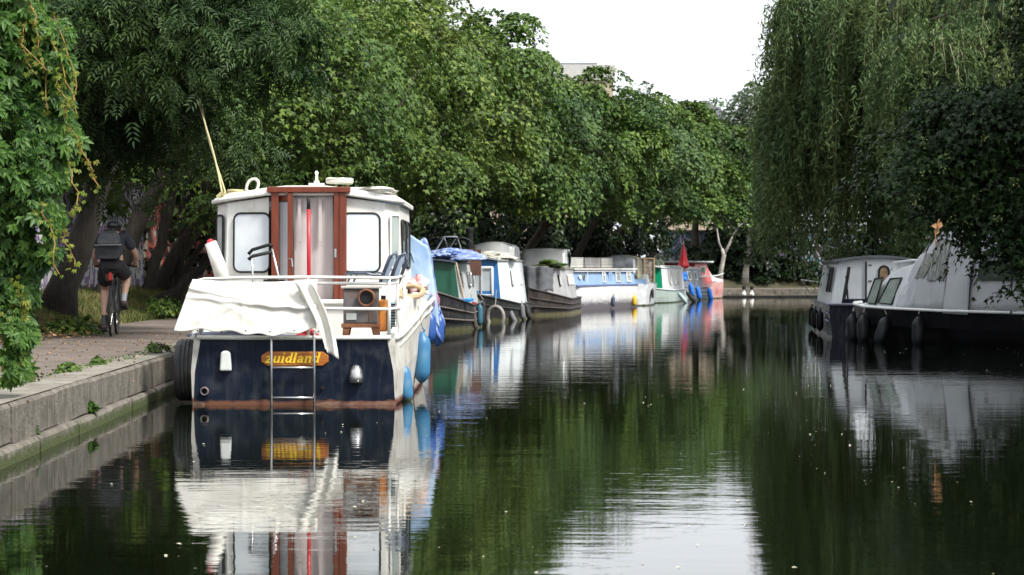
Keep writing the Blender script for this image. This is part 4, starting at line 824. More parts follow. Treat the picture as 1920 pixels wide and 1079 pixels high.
# folded chairs (dark tubes) on the locker
for i, (x, rot, lb) in enumerate(((.42, 0, 'dark folded tube chair lying flat on the old stove'), (.86, .5, 'blue grey folded deck chair propped against the wheelhouse corner'))):
    rt = empty('folding_chair', onb(.66 if i == 0 else .9, .45 if i == 0 else .75, 1.2), 0, lb, 'chair', 'folded chairs on the cruiser stern')
    m = MB(); ch = pm('dark blue tube', (.05, .07, .1), (.08, .1, .15), rough=.3)
    if i == 0:
        for k in range(3): m.tube([(-.22 + .05 * k, -.05 + .1 * k, .0), (-.18 + .05 * k, -.05 + .1 * k, .09), (0 + .05 * k, -.05 + .1 * k, .1 - .01 * k), (.24 + .03 * k, 0 + .1 * k, .035)], .011, 6)
        m.build('frame', ch, rt, smooth=True)
        for k in range(3): MB().tube([(-.1 + k * .12, -.06, .1), (-.06 + k * .12, .18, .09)], .01, 6).build('cross_bar', ch, rt)
    else:
        for k in range(2): m.tube([(-.1 + .1 * k, 0, .0), (.0 + .09 * k, 0, .26), (.06 + .09 * k, .03, .3), (.08 + .09 * k, .06, .22), (-.02 + .1 * k, .06, -.02)], .018, 7)
        m.build('frame', ch, rt, smooth=True)
        for k in range(2): MB().hexa([(-.09 + .1 * k, .02, .0), (-.03 + .1 * k, .02, .0), (-.03 + .1 * k, .03, .0), (-.09 + .1 * k, .03, .0), (.0 + .1 * k, .02, .26), (.05 + .1 * k, .02, .26), (.05 + .1 * k, .03, .26), (.0 + .1 * k, .03, .26)]).build('slat', pm('blue grey slats', (.2, .26, .36), (.3, .36, .45)), rt)
rt = empty('luggage_trolley', onb(-.33, .7, .9), 0, 'folding luggage trolley with a black bent handle in front of the cabin door', 'trolley')
MB().tube([(-.12, 0, -.2), (-.15, 0, .3), (-.17, 0, .58)], .012, 7).tube([(.18, 0, 0), (.12, 0, .3), (.04, 0, .64)], .012, 7).build('frame', STEEL, rt, smooth=True)
MB().tube([(-.2, 0, .585), (-.16, 0, .63), (.02, 0, .685), (.045, 0, .66)], .018, 7).tube([(-.2, 0, .53), (-.16, 0, .565), (.04, 0, .61)], .018, 7).build('handle', BLK, rt, smooth=True)
MB().box((.06, .02, .32), (.2, .2, .02)).build('foot_plate', BLK, rt)
rt = empty('mop', onb(.05, 1.1, .95), 0, 'red handled mop standing in the cabin doorway', 'mop')
MB().tube([(0, 0, -.3), (0, 0, .02)], .012, 8).build('ferrule', BLK, rt); MB().tube([(0, 0, .02), (-.004, 0, 1.0)], .02, 8).build('handle', REDP, rt, smooth=True); MB().tube([(-.004, 0, 1.0), (-.004, 0, 1.13)], .019, 8).build('grip', BLK, rt, smooth=True)
rt = empty('fender_bolster', onb(-.84, .35, 1.38), 0, 'tall off white padded roll standing against the left stern rail', 'roll')
MB().tube([(.11, 0, -.2), (.05, 0, 0), (-.03, 0, .22)], [.075, .07, .06], 10).build('roll', CANV, rt, smooth=True); MB().tube([(-.03, 0, .22), (-.045, 0, .25)], [.045, .02], 8).build('end_cap', REDP, rt)
# tyre fender at the left quarter
rt = empty('tyre_fender', onb(-1.09, .35, .33), 0, 'worn black car tyre squeezed between the cruiser and the quay', 'tyre')
m = MB(); prof = [(.17, -.09), (.23, -.115), (.285, -.11), (.305, -.085)]
for k in range(4): x = -.06 + k * .04; prof += [(.31, x - .012), (.31, x + .008), (.298, x + .012), (.298, x + .022)]
prof += [(.305, .1), (.285, .11), (.23, .115), (.17, .09)]
m.lathe(prof, (0, 0, 0), (1, 0, 0), 32); m.build('tyre', RUB, rt, smooth=False); MB().tube([(.02, 0, .3), (.06, 0, .42), (.15, 0, .5)], .012, 6).build('rope', ROPEW, rt)
# blue fenders on the right side
fender('blue_fender', (-.965, 25.6, .385), .5, .092, BLUEF, 'large pale blue fender at the cruiser quarter, nearest to the canal centre', 'blue fenders of the nearest cruiser', (.02, 0), (-1.0, 25.4, .95))
fender('blue_fender', (-1.08, 24.2, .17), .36, .07, BLUEF, 'small dark blue fender beside the cruiser transom', 'blue fenders of the nearest cruiser', (-.12, 0), (-1.16, 24.1, .66))
fender('blue_fender', (-.95, 27.6, .66), .32, .075, BLUED, 'mid blue fender hanging high amidships on the cruiser', 'blue fenders of the nearest cruiser', (.03, 0), (-1.0, 27.5, 1.02))
fender('blue_fender', (-.88, 28.6, .6), .34, .07, BLUED, 'dark blue fender half hidden behind the mid blue one', 'blue fenders of the nearest cruiser', (.06, 0), (-.95, 28.5, 1.02))
# roof clutter: rope coil, line up to the tree
def coil(name, c, r, n, mat, label, tilt=(0, 0, 1), rr=.016, squash=.7):
    rt = empty(name, c, 0, label, 'rope'); A = Vector(tilt).normalized(); u = A.orthogonal().normalized(); v = A.cross(u); P = []
    g = random.Random(int(c[0] * 100))
    for i in range(n * 14): a = 2 * math.pi * i / 14; q = r * (1 + .12 * math.sin(i * .9)); P.append(u * math.cos(a) * q * (1 - .12 * (i // 14 % 3)) + v * math.sin(a) * q * squash + A * (i * .0006 + g.uniform(-.004, .004)))
    MB().tube(P, rr, 6).build('coil', mat, rt, smooth=True); return rt
coil('rope_coil', onb(-.73, 1.5, 2.12), .12, 4, ROPE, 'yellow rope coil at the left of the wheelhouse roof')
coil('rope_coil', onb(-.57, 1.45, 2.2), .085, 2, ROPEW, 'loop of pale rope standing up on the wheelhouse roof', (.2, -1, .25), .015, .7)
coil('rope_coil', onb(.33, 1.6, 2.245), .17, 4, ROPEW, 'long coil of pale rope above the mahogany door frame', squash=.6)
lump('cover', pm('crumpled pale cover', (.7, .69, .64), (.6, .58, .52), scale=4, rough=.8, grime=.4, gcol=(.3, .26, .18)), None, (0, 0, 0), (.3, .4, .06), 5, .5, loc=onb(.62, 1.75, 2.14)); tag(bpy.context.scene.objects['cover'], 'crumpled pale cover lying at the right of the wheelhouse roof', 'cover')
rt = empty('roof_fitting', onb(.08, 1.7, 2.23), 0, 'small white post fitting on the wheelhouse roof', 'fitting'); MB().lathe([(.03, 0), (.03, .03), (.016, .04), (.014, .1), (.022, .12), (.01, .14)], n=10).build('post', WHT, rt, smooth=True); MB().box((0, 0, 0), (.16, .1, .02)).build('base', WHT, rt)
rt = empty('tree_line', onb(-.88, 1.45, 2.1), 0, 'yellow mooring line running from the cruiser roof up into the ash tree', 'rope')
for k in range(2):
    a = Vector((.02 * k, 0, 0)); e = Vector((-5.6 + .06 * k, 40.5, 5.7)) - onb(-.88, 1.45, 2.1); P = [a.lerp(e, t) + Vector((.02 * math.sin(t * 9 + k * 2), 0, -.12 * math.sin(math.pi * t) * (1 + .4 * k))) for t in np.linspace(0, 1, 14)]
    MB().tube(P, .011, 6).build('strand', ROPE, rt, smooth=True)
MB().tube([(-.05, 0, -.02), (0, 0, .03), (.05, 0, -.02), (0, -.03, 0)], .03, 6).build('knot', ROPE, rt)
# blue tarpaulin over the fore part, with the washing below it
rt = empty('blue_tarpaulin', onb(.4, 4.6, 1.0), 0, 'pale blue tarpaulin draped over the foredeck frame behind the wheelhouse', 'tarpaulin')
def tp(u, v):
    y = -.3 + 3.0 * v; a = u
    x = -.9 + 2.0 * min(a * 1.15, 1); z = .8 - .16 * v - .06 * math.sin(math.pi * v * 2)
    if a > .55: k_ = (a - .55) / .45; x = .35 + .42 * k_ ** .8 - .0; z -= .85 * k_ ** 1.3 * (1 - .25 * v); 
    else: x = -.9 + 1.25 * (a / .55); z -= .12 * (abs(a - .4) * 2) ** 2
    return (x, y, z)
cloth(34, 26, tp, 'tarpaulin_sheet', TARP, rt, .006, 9, .035, 9)
def tp3(u, v): x = .15 + .62 * u + .13 * v * u; return (x, -.28 - .1 * v - .05 * math.sin(u * 8 + v * 4) * v, .82 - .22 * u * u - (.95 - .3 * (1 - u)) * v)
cloth(22, 22, tp3, 'front_flap', TARP, rt, .006, 19, .03, 8)
def tp2(u, v): return (.66 + .2 * u + .05 * math.sin(v * 12), .3 + 1.9 * v, .6 - 1.05 * u - .12 * math.sin(v * 9))
cloth(16, 18, tp2, 'tarpaulin_skirt', TARPB, rt, .006, 10, .035, 9)
MB().tube([(.2, -.25, .45), (.75, .1, .47)], .012, 6).tube([(-.1, -.2, .85), (.72, .5, -.1)], .012, 6).build('tie_cord', BLUED, rt)
PINK = pm('faded red and white cloth', (.55, .16, .16), (.7, .62, .6), scale=9, rough=.9)
o = lump('washing', PINK, None, (0, 0, 0), (.12, .3, .13), 8, .5, loc=onb(1.05, 3.3, 1.12)); tag(o, 'heap of red white and orange cloths on the cruiser side deck', 'cloths')
o = cloth(10, 16, lambda u, v: (-.02 + .05 * u + .03 * math.sin(v * 6), .4 * u, -.42 * v), 'hanging_cloth', pm('red blue white towel', (.4, .14, .16), (.13, .2, .42), scale=11, c3=(.6, .62, .66), rough=.9), None, .01, 6, .03); o.location = onb(1.22, 4.2, 1.05); tag(o, 'striped red and blue towel hanging over the cruiser side', 'towel')
# brown hoop and rope tangle on the side deck
coil('rope_coil', onb(1.08, 1.6, 1.09), .16, 3, pm('tan rope', (.4, .28, .16), (.5, .36, .22), rough=.9), 'tan rope coil on the right side deck', (0, -.4, 1), .022, .9)
o = lump('deck_clutter', pm('dark bundle', (.03, .03, .05), (.1, .12, .2), scale=5), None, (0, 0, 0), (.5, .16, .06), 15, .6, loc=onb(-.45, .2, .66)); tag(o, 'dark bundled cloth on the deck under the plastic sheet', 'bundle')
o = lump('red_bag', REDP, None, (0, 0, 0), (.1, .1, .07), 17, .5, loc=onb(.12, .2, .67)); tag(o, 'red bag on deck just above the transom', 'bag')

# ================================================================ narrowboats
def nb_hb(y, L_, beam=1.04):
    return beam * (1 - (1 - min(max(y, 0) / 3.2, 1)) ** 2.1) if y < L_ - .8 else beam * (1 - .45 * ((y - L_ + .8) / .8) ** 2)
def narrowboat(name, pos, head, L_, hullm, cabm, roofm, bulk, label, fb=.55, bow=.36, roof_z=1.5, c0=2.5, beam=1.04, strakes=3, strm=None, topw=.8, grp='boats moored along the left bank', cend=1.3, fw=.78, tl=2.6):
    rt = empty(name, (pos[0], pos[1], 0), -head, label, 'boat', grp); st = []
    ys = [0, .15, .35, .6, .9, 1.3, 1.7, 2.2, 2.7, 3.5, L_ * .6, L_ - 1.2, L_ - .8, L_ - .4, L_ - .1, L_]
    def sh_(y): return fb + bow * max(0, 1 - y / 3.2) ** 1.6
    for y in ys:
        a = max(nb_hb(y, L_, beam), .035); w_ = max(nb_hb(y - .35, L_, beam) * .97, .02); z = sh_(y); st.append((y, [(a, z, 0), ((a * .6 + w_ * .4), z * .45, .06 if y < .5 else 0), (w_, -.02, .14 if y < .5 else 0), (w_ * .9, -.4, .14 if y < .5 else 0)]))
    hull(rt, st, hullm, deck=pm('dark deck', (.06, .06, .06)), dz=-.05)
    for k in range(strakes):
        f_ = (1.0, .66, .36)[k]
        for s_ in (1, -1):
            P = []
            for y in np.linspace(.02, L_ - .1, 22): a = max(nb_hb(y, L_, beam), .035); w_ = max(nb_hb(y - .35, L_, beam) * .97, .02); P.append((s_ * (a * (.45 + .55 * f_) + w_ * (.55 - .55 * f_) + .008), y + .1 * (1 - f_) * (y < .5), sh_(y) * f_ + .0))
            MB().tube(P, .022, 6).build('rubbing_strake', strm or hullm, rt, smooth=True)
    MB().tube([(0, -.02, fb + bow + .04), (0, .0, .4), (0, .12, -.2)], .035, 6).build('stem_post', strm or hullm, rt)
    bw_ = beam - .09; zf = fb - .04; c1 = L_ - cend
    fz = sh_(c0) - .04; ft = fw * topw / bw_      # the cabin narrows forward with the bow
    for s_ in (1, -1):
        m = MB(); m.v = [(s_ * fw, c0, fz), (s_ * bw_, c0 + tl, zf), (s_ * bw_, c1, zf), (s_ * ft, c0 + .06, roof_z), (s_ * topw, c0 + tl, roof_z), (s_ * topw, c1, roof_z)]
        m.f = [(0, 1, 4, 3), (1, 2, 5, 4)]; m.build('cabin_side', cabm, rt)
    MB().add([(-bw_, c1, zf), (bw_, c1, zf), (topw, c1, roof_z), (-topw, c1, roof_z)], [(0, 1, 2, 3)]).build('rear_bulkhead', cabm, rt)
    MB().add([(-fw, c0, fz), (fw, c0, fz), (ft, c0 + .06, roof_z), (-ft, c0 + .06, roof_z)], [(0, 1, 2, 3)]).build('bulkhead', bulk, rt)
    m = MB()
    for y, q_ in ((c0 - .05, ft), (c0 + tl, topw), (c1 + .05, topw)):
        for i in range(9): x = -1 + i / 4; m.v.append((x * (q_ + .03), y, roof_z + .01 + .07 * (1 - x * x)))
        for i in range(9): x = 1 - i / 4; m.v.append((x * (q_ + .03), y, roof_z - .025 + .07 * (1 - x * x) * .9))
    m.f = [(a * 18 + i, a * 18 + (i + 1) % 18, a * 18 + 18 + (i + 1) % 18, a * 18 + 18 + i) for i in range(18) for a in (0, 1)] + [tuple(range(18))[::-1], tuple(range(36, 54))]; m.build('roof', roofm, rt)
    for s_ in (1, -1): MB().tube([(s_ * (ft - .06), c0 + .3, roof_z + .06), (s_ * (topw - .06), c0 + tl, roof_z + .06), (s_ * (topw - .06), c1 - .2, roof_z + .06)], .015, 6).build('handrail', roofm, rt)
    def side(s_, y, z):   # a point on the cabin side
        t = (z - zf) / (roof_z - zf); k_ = min(1, (y - c0) / tl); b_ = (fw + (bw_ - fw) * k_) * (1 + (topw / bw_ - 1) * t); sl = (bw_ - fw) / tl if k_ < 1 else 0
        return Vector((s_ * b_, y, z)), Vector((s_ * (roof_z - zf), -sl * (roof_z - zf), (bw_ - topw))).normalized()
    return rt, side, sh_
GREENP = pm('deep green paint', (.012, .085, .05), (.016, .11, .062), scale=3, rough=.4, grime=.15, gcol=(.05, .1, .08)); ROOFD = pm('dark roof paint', (.05, .07, .1), (.08, .1, .12), rough=.6)
PALEC = pm('faded pale cabin paint', (.52, .54, .54), (.42, .45, .45), scale=2, rough=.5, grime=.5, gcol=(.16, .25, .2), streak=.4)
STRK = pm('scraped strake', (.16, .13, .11), (.1, .09, .085), scale=9, rough=.6)
# green fronted narrowboat
nb1, sd1, sh1 = narrowboat('narrowboat', (-1.98, 50), R(1.5), 9.4, BLACKH, PALEC, ROOFD, GREENP, 'narrowboat with a deep green front and black hull, second boat from the left', fb=.55, bow=.42, roof_z=1.5, strm=STRK, c0=2.3)
BRN = pm('brown door frame', (.1, .045, .03), (.14, .06, .04), rough=.6)
window(nb1, (-.1, 2.33, 1.0), (1, 0, 0), (0, -1, 0), .5, .72, GLW, BRN, .03, .04, name='door', proud=.02)
for yy in (3.3, 4.9, 6.6): p_, n_ = sd1(1, yy, 1.1); window(nb1, p_, (0, 1, 0), n_, .7 if yy > 4 else .3, .32, GLD2 if yy < 5 else pm('green curtain glass', (.03, .2, .09)), STEEL, .06, .02)
rt = empty('broom', (-1.2, 51.9, .6), 0, 'broom with a pale handle and bright blue head leaning on the green front', 'broom'); MB().tube([(.16, .1, .08), (-.02, .3, .88)], .02, 7).build('handle', WOODP, rt); o = lump('head', pm('bright blue bristles', (.03, .25, .65), (.05, .3, .7)), rt, (.2, .05, .06), (.17, .08, .06), 4, .3); MB().box((.38, .05, .0), (.1, .06, .04), ry=.3).build('scraper', REDP, rt)
o = lump('crumpled_tarp', TARPB, None, (0, 0, 0), (.5, 1.0, .13), 31, .9, 26, loc=(-1.5, 53.4, 1.6)); tag(o, 'crumpled bright blue tarpaulin heaped on the green fronted boat roof', 'tarpaulin')
o = lump('white_bag', WHT, None, (0, 0, 0), (.16, .3, .15), 33, .3, loc=(-2.05, 52.6, 1.68)); tag(o, 'bulging white bag beside the crumpled blue tarpaulin', 'bag')
rt = empty('tied_bicycle', (-1.45, 54.5, 1.68), R(8), 'bicycle lying among the clutter on the green fronted boat roof', 'bicycle')
for x in (-.28, .3): MB().tube([(x + .3 * math.cos(a), 0, .1 + .28 * math.sin(a)) for a in [2 * math.pi * i / 20 for i in range(20)]], .016, 5, closed=True).build('wheel', BLK, rt)
MB().tube([(-.28, 0, .1), (-.1, 0, .4), (.2, 0, .4), (.3, 0, .1)], .016, 5).tube([(-.1, 0, .4), (0, 0, .1), (.2, 0, .4)], .014, 5).build('frame', STEEL, rt)
rt = empty('chimney_box', (-1.0, 56.6, 1.4), 0, 'brown box with a black stove chimney between two narrowboats', 'chimney'); MB().box((.1, 0, .1), (.34, .4, .62)).build('box', BRN, rt, bevel=.01); MB().lathe([(.085, 0), (.085, .42), (.1, .43), (.1, .5), (.08, .52)], (0, 0, .4), n=12).build('chimney', BLK, rt)
fender('rope_fender', (-.84, 53.4, .25), .5, .05, pm('dark rope fender', (.07, .06, .06), (.12, .1, .09), rough=.9), 'thin dark fender at the shoulder of the black bowed narrowboat', 'fenders of the green fronted boat', (-.1, 0), (-.92, 53.2, .8))
fender('rope_fender', (-.74, 55.0, .28), .46, .07, pm('teal fender', (.03, .12, .18), (.05, .17, .24)), 'teal blue fender on the green fronted boat', 'fenders of the green fronted boat', (0, 0), (-.83, 54.9, .75))
fender('rope_fender', (-.68, 56.2, .32), .5, .05, RUB, 'grey fender furthest along the green fronted boat', 'fenders of the green fronted boat', (.03, 0), (-.8, 56.1, .8))
# white cabined narrowboat with a blue front
BLUEP = pm('mid blue paint', (.03, .16, .45), (.04, .2, .5), rough=.35); SHEETW = pm('white cabin side', (.74, .78, .77), (.66, .72, .73), scale=2, rough=.5, grime=.3, gcol=(.4, .45, .42), streak=.3)
nb2, sd2, sh2 = narrowboat('narrowboat', (-.98, 60), R(3.6), 8.6, BLACKH, SHEETW, pm('grey roof', (.3, .3, .3), (.4, .4, .38)), BLUEP, 'narrowboat with a bright blue framed window and long white cabin side', fb=.42, bow=.3, roof_z=1.58, strm=BLACKH, strakes=2, c0=1.5, fw=.6, tl=3.2)
f = window(nb2, (.1, 1.53, 1.02), (1, 0, 0), (0, -1, 0), .56, .72, GLW, WHT2, .02, .035, proud=.02); MB().box((.1, 1.49, 1.02), (.03, .02, .72)).build('mullion', WHT2, f)
for yy in (3.7, 5.6): p_, n_ = sd2(1, yy, 1.12); window(nb2, p_, (0, 1, 0), n_, .5, .4, pm('pale curtain glass', (.5, .5, .5)), WHT2, .04, .02)
o = lump('roof_clutter', pm('mixed roof clutter', (.5, .48, .35), (.62, .62, .6), scale=6, c3=(.6, .5, .1), rough=.9), None, (0, 0, 0), (.5, 1.4, .13), 41, .7, 22, loc=(-.5, 64, 1.68)); tag(o, 'low heap of grey and yellow clutter on the white cabin roof', 'clutter')
def canopy(name, pos, head, w_, l_, z0, z1, mat, front, label, grp=None, arch=.12, slope=.3):
    rt = empty(name, (pos[0], pos[1], 0), -head, label, 'canopy', grp)
    def f_(u, v):
        a = u * 2 - 1; x = w_ / 2 * max(-1, min(1, a * 1.7)) if abs(a) < .6 else w_ / 2 * (1 if a > 0 else -1); k_ = max(0, abs(a) - .6) / .4
        z = z1 - (z1 - z0) * k_ - arch * (x / (w_ / 2)) ** 2 - (.1 * (v - .3) ** 2 * 2); return (x * (1 + .06 * k_), l_ * v + (slope * k_ * -1 if v < .05 else 0), z)
    cloth(34, 12, f_, 'cover', mat, rt, .008, int(pos[1]), .03, 8)
    MB().grid(8, 8, lambda u, v: ((u - .5) * w_ * .96 * (1 + .05 * (1 - v)), -.01 - slope * (1 - v) + .02 * math.sin(u * 9), z0 + (z1 - z0 - arch * (2 * u - 1) ** 2) * v)).build('front_screen', front, rt, smooth=True, solid=.006)
    for v in (.05, .55, .98): MB().tube([(w_ / 2 * math.cos(a) * .98, l_ * v, z0 + (z1 - z0 - .03) * min(1, math.sin(a) * 1.3)) for a in [math.pi * i / 12 for i in range(13)]], .014, 6).build('hoop', STEEL, rt)
    return rt
canopy('cruiser_canopy', (-.5, 66.2), R(3), 1.2, 2.2, 1.2, 2.1, GREYC, CLEARF, 'rounded grey canopy with clear front screen behind the white cabin boat', 'canopies on the left bank boats')
rt = empty('tyre_fender', (-.42, 60.5, .12), 0, 'pale rimmed tyre hanging on the dark bow of the white cabined boat', 'tyre'); MB().tube([(.2 * math.cos(a) , -.04 * math.cos(a), .27 * math.sin(a)) for a in [2 * math.pi * i / 24 for i in range(24)]], .055, 8, closed=True).build('tyre', pm('greyed rubber', (.2, .19, .18), (.3, .29, .27), grime=.5), rt, smooth=True); MB().tube([(0, 0, .3), (.02, .02, .7)], .01, 5).build('rope', ROPEW, rt)
for i, (x, y, z, tl, lb) in enumerate(((.0, 61.9, .12, -.5, 'slanting grey fender right of the pale tyre'), (.27, 62.8, .22, -.1, 'upright grey fender at the shoulder of the white cabined boat'), (.42, 64.6, .2, -.3, 'dark leaning fender behind the white cabined boat'))):
    fender('grey_fender', (x, y, z), .42, .075, RUB if i == 2 else pm('grey fender', (.13, .13, .14), (.18, .18, .19)), lb, 'fenders of the white cabined boat', (tl, 0), (x - .05, y, .6))
# black hulled boat with drapes
nb3, sd3, sh3 = narrowboat('narrowboat', (.45, 68.3), R(5.5), 8.2, GREYH, pm('silvery grey cabin paint', (.3, .3, .31), (.42, .42, .42), scale=3, rough=.5, streak=.5, gcol=(.08, .08, .08)), pm('cluttered roof', (.2, .22, .15), (.3, .3, .22)), DKC, 'black hulled narrowboat with charcoal drapes over its front', fb=.46, bow=.34, roof_z=1.36, strm=GREYH, c0=1.6, fw=.4, tl=2.6)
for yy in (3.3, 4.3, 5.2, 6.0): p_, n_ = sd3(1, yy, 1.02); window(nb3, p_, (0, 1, 0), n_, .42, .3, GLD2, WHT, .03, .02)
cloth(24, 14, lambda u, v: (-.75 + 1.35 * u, 1.35 + .07 * math.sin(u * 22) - .2 * v + 1.4 * max(0, u - .7), 1.5 - .1 * u - (.75 + .05 * math.sin(u * 12)) * v), 'front_drape', DKC, nb3, .008, 14, .05, 9)
canopy('cruiser_canopy', (1.02, 74.2), R(3), 1.45, 3.0, .95, 1.98, GREYC, CLEARF, 'flat topped grey canopy on the black hulled narrowboat', 'canopies on the left bank boats', .03, .5)
cloth(12, 14, lambda u, v: (1.78 + .08 * v + .04 * math.sin(v * 9), 74.0 + 1.5 * u, 1.9 - 1.35 * v), 'hanging_cover', DKC, None, .01, 22, .04); tag(sc.objects['hanging_cover'], 'long charcoal cover hanging at the stern of the black hulled narrowboat', 'cover')
o = lump('roof_plants', L_MAP3, None, (0, 0, 0), (.4, 1.3, .1), 43, .8, 22, loc=(1.2, 72, 1.45)); tag(o, 'low green clutter on the roof of the black hulled narrowboat', 'clutter')
fender('blue_fender', (2.02, 76.6, .16), .34, .06, BLUEF, 'slim blue fender between the black hull and the pale blue boat', None, (-.3, 0), (1.9, 76.5, .6))
# pale blue boat, broadside
PB = pm('pale blue paint', (.2, .34, .56), (.27, .41, .62), scale=1.6, rough=.4, grime=.25, gcol=(.5, .55, .6), streak=.3)
pb = empty('wide_boat', (1.0, 77.6, 0), -R(17), 'pale blue cabined boat with a white band and crates on its roof', 'boat', 'boats moored along the left bank')
st = [(y, [(b_, .82, 0), (b_ + .01, .5, 0), (b_ - .02, .0, 0), (b_ * .9, -.4, 0)]) for y, b_ in ((0, .6), (.4, .9), (1, 1.0), (5, 1.02), (8.7, 1.0), (9.2, .8), (9.5, .4))]
hull(pb, st, pm('white over grey hull', (.74, .74, .72), (.62, .62, .62), scale=2, rough=.5, line=.30, line_col=(.11, .1, .11), streak=.15), deck=WHT)
MB().box((1.005, 4.6, .80), (.06, 8.2, .05)).build('rubbing_strake', pm('lilac blue trim', (.12, .16, .36)), pb)
MB().hexa([(-.9, .5, .8), (.95, .5, .8), (.95, 8.6, .8), (-.9, 8.6, .8), (-.8, .55, 1.31), (.86, .55, 1.31), (.86, 8.6, 1.31), (-.8, 8.6, 1.31)]).build('cabin', PB, pb)
MB().box((.03, 4.6, 1.345), (1.86, 8.4, .05)).build('roof', WHT, pb, bevel=.01); MB().box((.925, 4.55, 1.27), (.05, 8.2, .03)).build('trim', WHT2, pb)
for yy in (2.15,): MB().box((.915, yy, 1.05), (.03, .06, .46)).build('panel_strip', WHT2, pb)
for yy, w_, h_ in ((4.25, .36, .34), (6.2, .62, .34), (7.7, .6, .34)):
    f = window(pb, (.912, yy, 1.07), (0, 1, 0), (1, 0, .1), w_, h_, GLG, WHT2, .02, .03); MB().box((.93, yy, 1.13), (.02, w_, .03)).build('glazing_bar', WHT2, f)
window(pb, (.912, 1.7, 1.08), (0, 1, 0), (1, 0, .1), .2, .2, GLD2, pm('brassy ring', (.2, .2, .2)), .1, .02, name='porthole')
MB().box((.92, 5.15, 1.04), (.02, .5, .42)).build('hatch_door', PB, pb, bevel=.005)
MB().prism([(.945, .95, 1.12), (.945, 1.1, 1.17), (.945, 1.35, 1.1), (.945, 1.25, 1.0), (.945, 1.05, 1.03)], (.004, 0, 0)).build('painted_emblem', WHT2, pb)
cs, sn = math.cos(-R(17)), math.sin(-R(17))
def onpb(x, y, z): return (1.0 + cs * x - sn * y, 77.6 + sn * x + cs * y, z)
for i, (y, ln, mt, lb) in enumerate(((1.3, 1.6, pm('pale crate', (.5, .5, .46), (.4, .4, .37)), 'pale slatted crate nearest the canopy on the blue boat roof'), (3.3, 2.0, pm('grey crate', (.2, .19, .19), (.27, .26, .25)), 'long dark grey crate in the middle of the blue boat roof'), (5.2, 1.5, pm('weathered crate', (.42, .41, .38), (.33, .32, .3)), 'weathered pale crate right of the dark one on the blue boat roof'))):
    rt = empty('roof_crate', onpb(.45, y, 1.37), -R(17), lb, 'crate', 'crates on the blue boat roof')
    for k in range(3): MB().box((.33, 0, .08 + k * .1), (.02, ln, .088)).build('plank', mt, rt)
    MB().box((0, 0, .17), (.62, ln - .04, .3)).build('crate_body', mt, rt); MB().box((0, 0, .345), (.7, ln + .04, .03)).build('lid', mt, rt)
fender('grey_fender', onpb(1.09, 4.9, .24), .34, .065, pm('slate fender', (.05, .07, .12), (.08, .1, .16)), 'slate fender at the middle of the pale blue boat', 'fenders of the pale blue boat', (0, 0), onpb(1.05, 4.9, .55))
fender('yellow_fender', onpb(1.09, 7.9, .22), .36, .08, pm('yellow fender', (.75, .45, .02), (.8, .5, .03)), 'bright yellow fender on the pale blue boat', 'fenders of the pale blue boat', (0, 0), onpb(1.05, 7.9, .55))
# white cruiser with porthole behind
c6 = empty('small_cruiser', (4.15, 87.6, 0), -R(8), 'small white cruiser with a yellowed canopy and porthole beyond the pale blue boat', 'boat', 'boats moored along the left bank')
st = [(y, [(b_, z, 0), (b_ * .95, .4, 0), (b_ * .88, 0, 0), (b_ * .7, -.3, 0)]) for y, b_, z in ((0, .5, .82), (.3, .8, .8), (1.2, .93, .78), (3.4, .9, .8), (4.2, .6, .86), (4.6, .08, .92))]
hull(c6, st, pm('white cruiser hull', (.7, .72, .72), (.6, .62, .64), rough=.4, line=.06, grime=.3), deck=WHT2)
window(c6, (.92, 1.0, .45), (0, 1, 0), (1, -.1, 0), .3, .32, GLD2, BLK, .14, .03, name='porthole'); MB().box((0, .25, .88), (1.5, .1, .2)).build('coaming', PB, c6)
MB().hexa([(-.7, 2.6, .78), (.7, 2.6, .78), (.5, 4, .85), (-.5, 4, .85), (-.6, 2.7, 1.15), (.6, 2.7, 1.15), (.4, 3.8, 1.1), (-.4, 3.8, 1.1)]).build('cabin', WHT2, c6, bevel=.03)
canopy('cruiser_canopy', (4.0, 88.2), R(8), 1.25, 2.0, 1.1, 1.86, pm('yellowed canvas', (.42, .38, .2), (.34, .33, .28), scale=2), pm('smoky canopy screen', (.06, .065, .08), (.3, .32, .34), scale=3, rough=.3), 'yellow topped canopy of the small cruiser behind the roof crates', 'canopies on the left bank boats', .1, .35)
# trellis screens with blankets
for i, (x, y, lb) in enumerate(((4.98, 93.4, 'left patterned screen in a pale timber frame'), (5.42, 94.2, 'right speckled brown screen in a pale timber frame'))):
    rt = empty('screen_panel', (x, y, .75), -R(10), lb, 'screen', 'screens on the boat deck')
    m = MB(); m.box((0, 0, .5), (.34, .03, 1.0)); m.build('panel', pm('patterned blanket %s' % 'ab'[i], (.5, .44, .36), (.14, .1, .08), scale=9 if i else 6, c3=(.6, .58, .52), rough=.9), rt)
    for x_ in (-.19, .19): MB().box((x_, -.01, .5), (.05, .07, 1.1)).build('post', WOODP, rt)
    for z_ in (.0, 1.02): MB().box((0, -.01, z_), (.34, .06, .05)).build('rail', WOODP, rt)
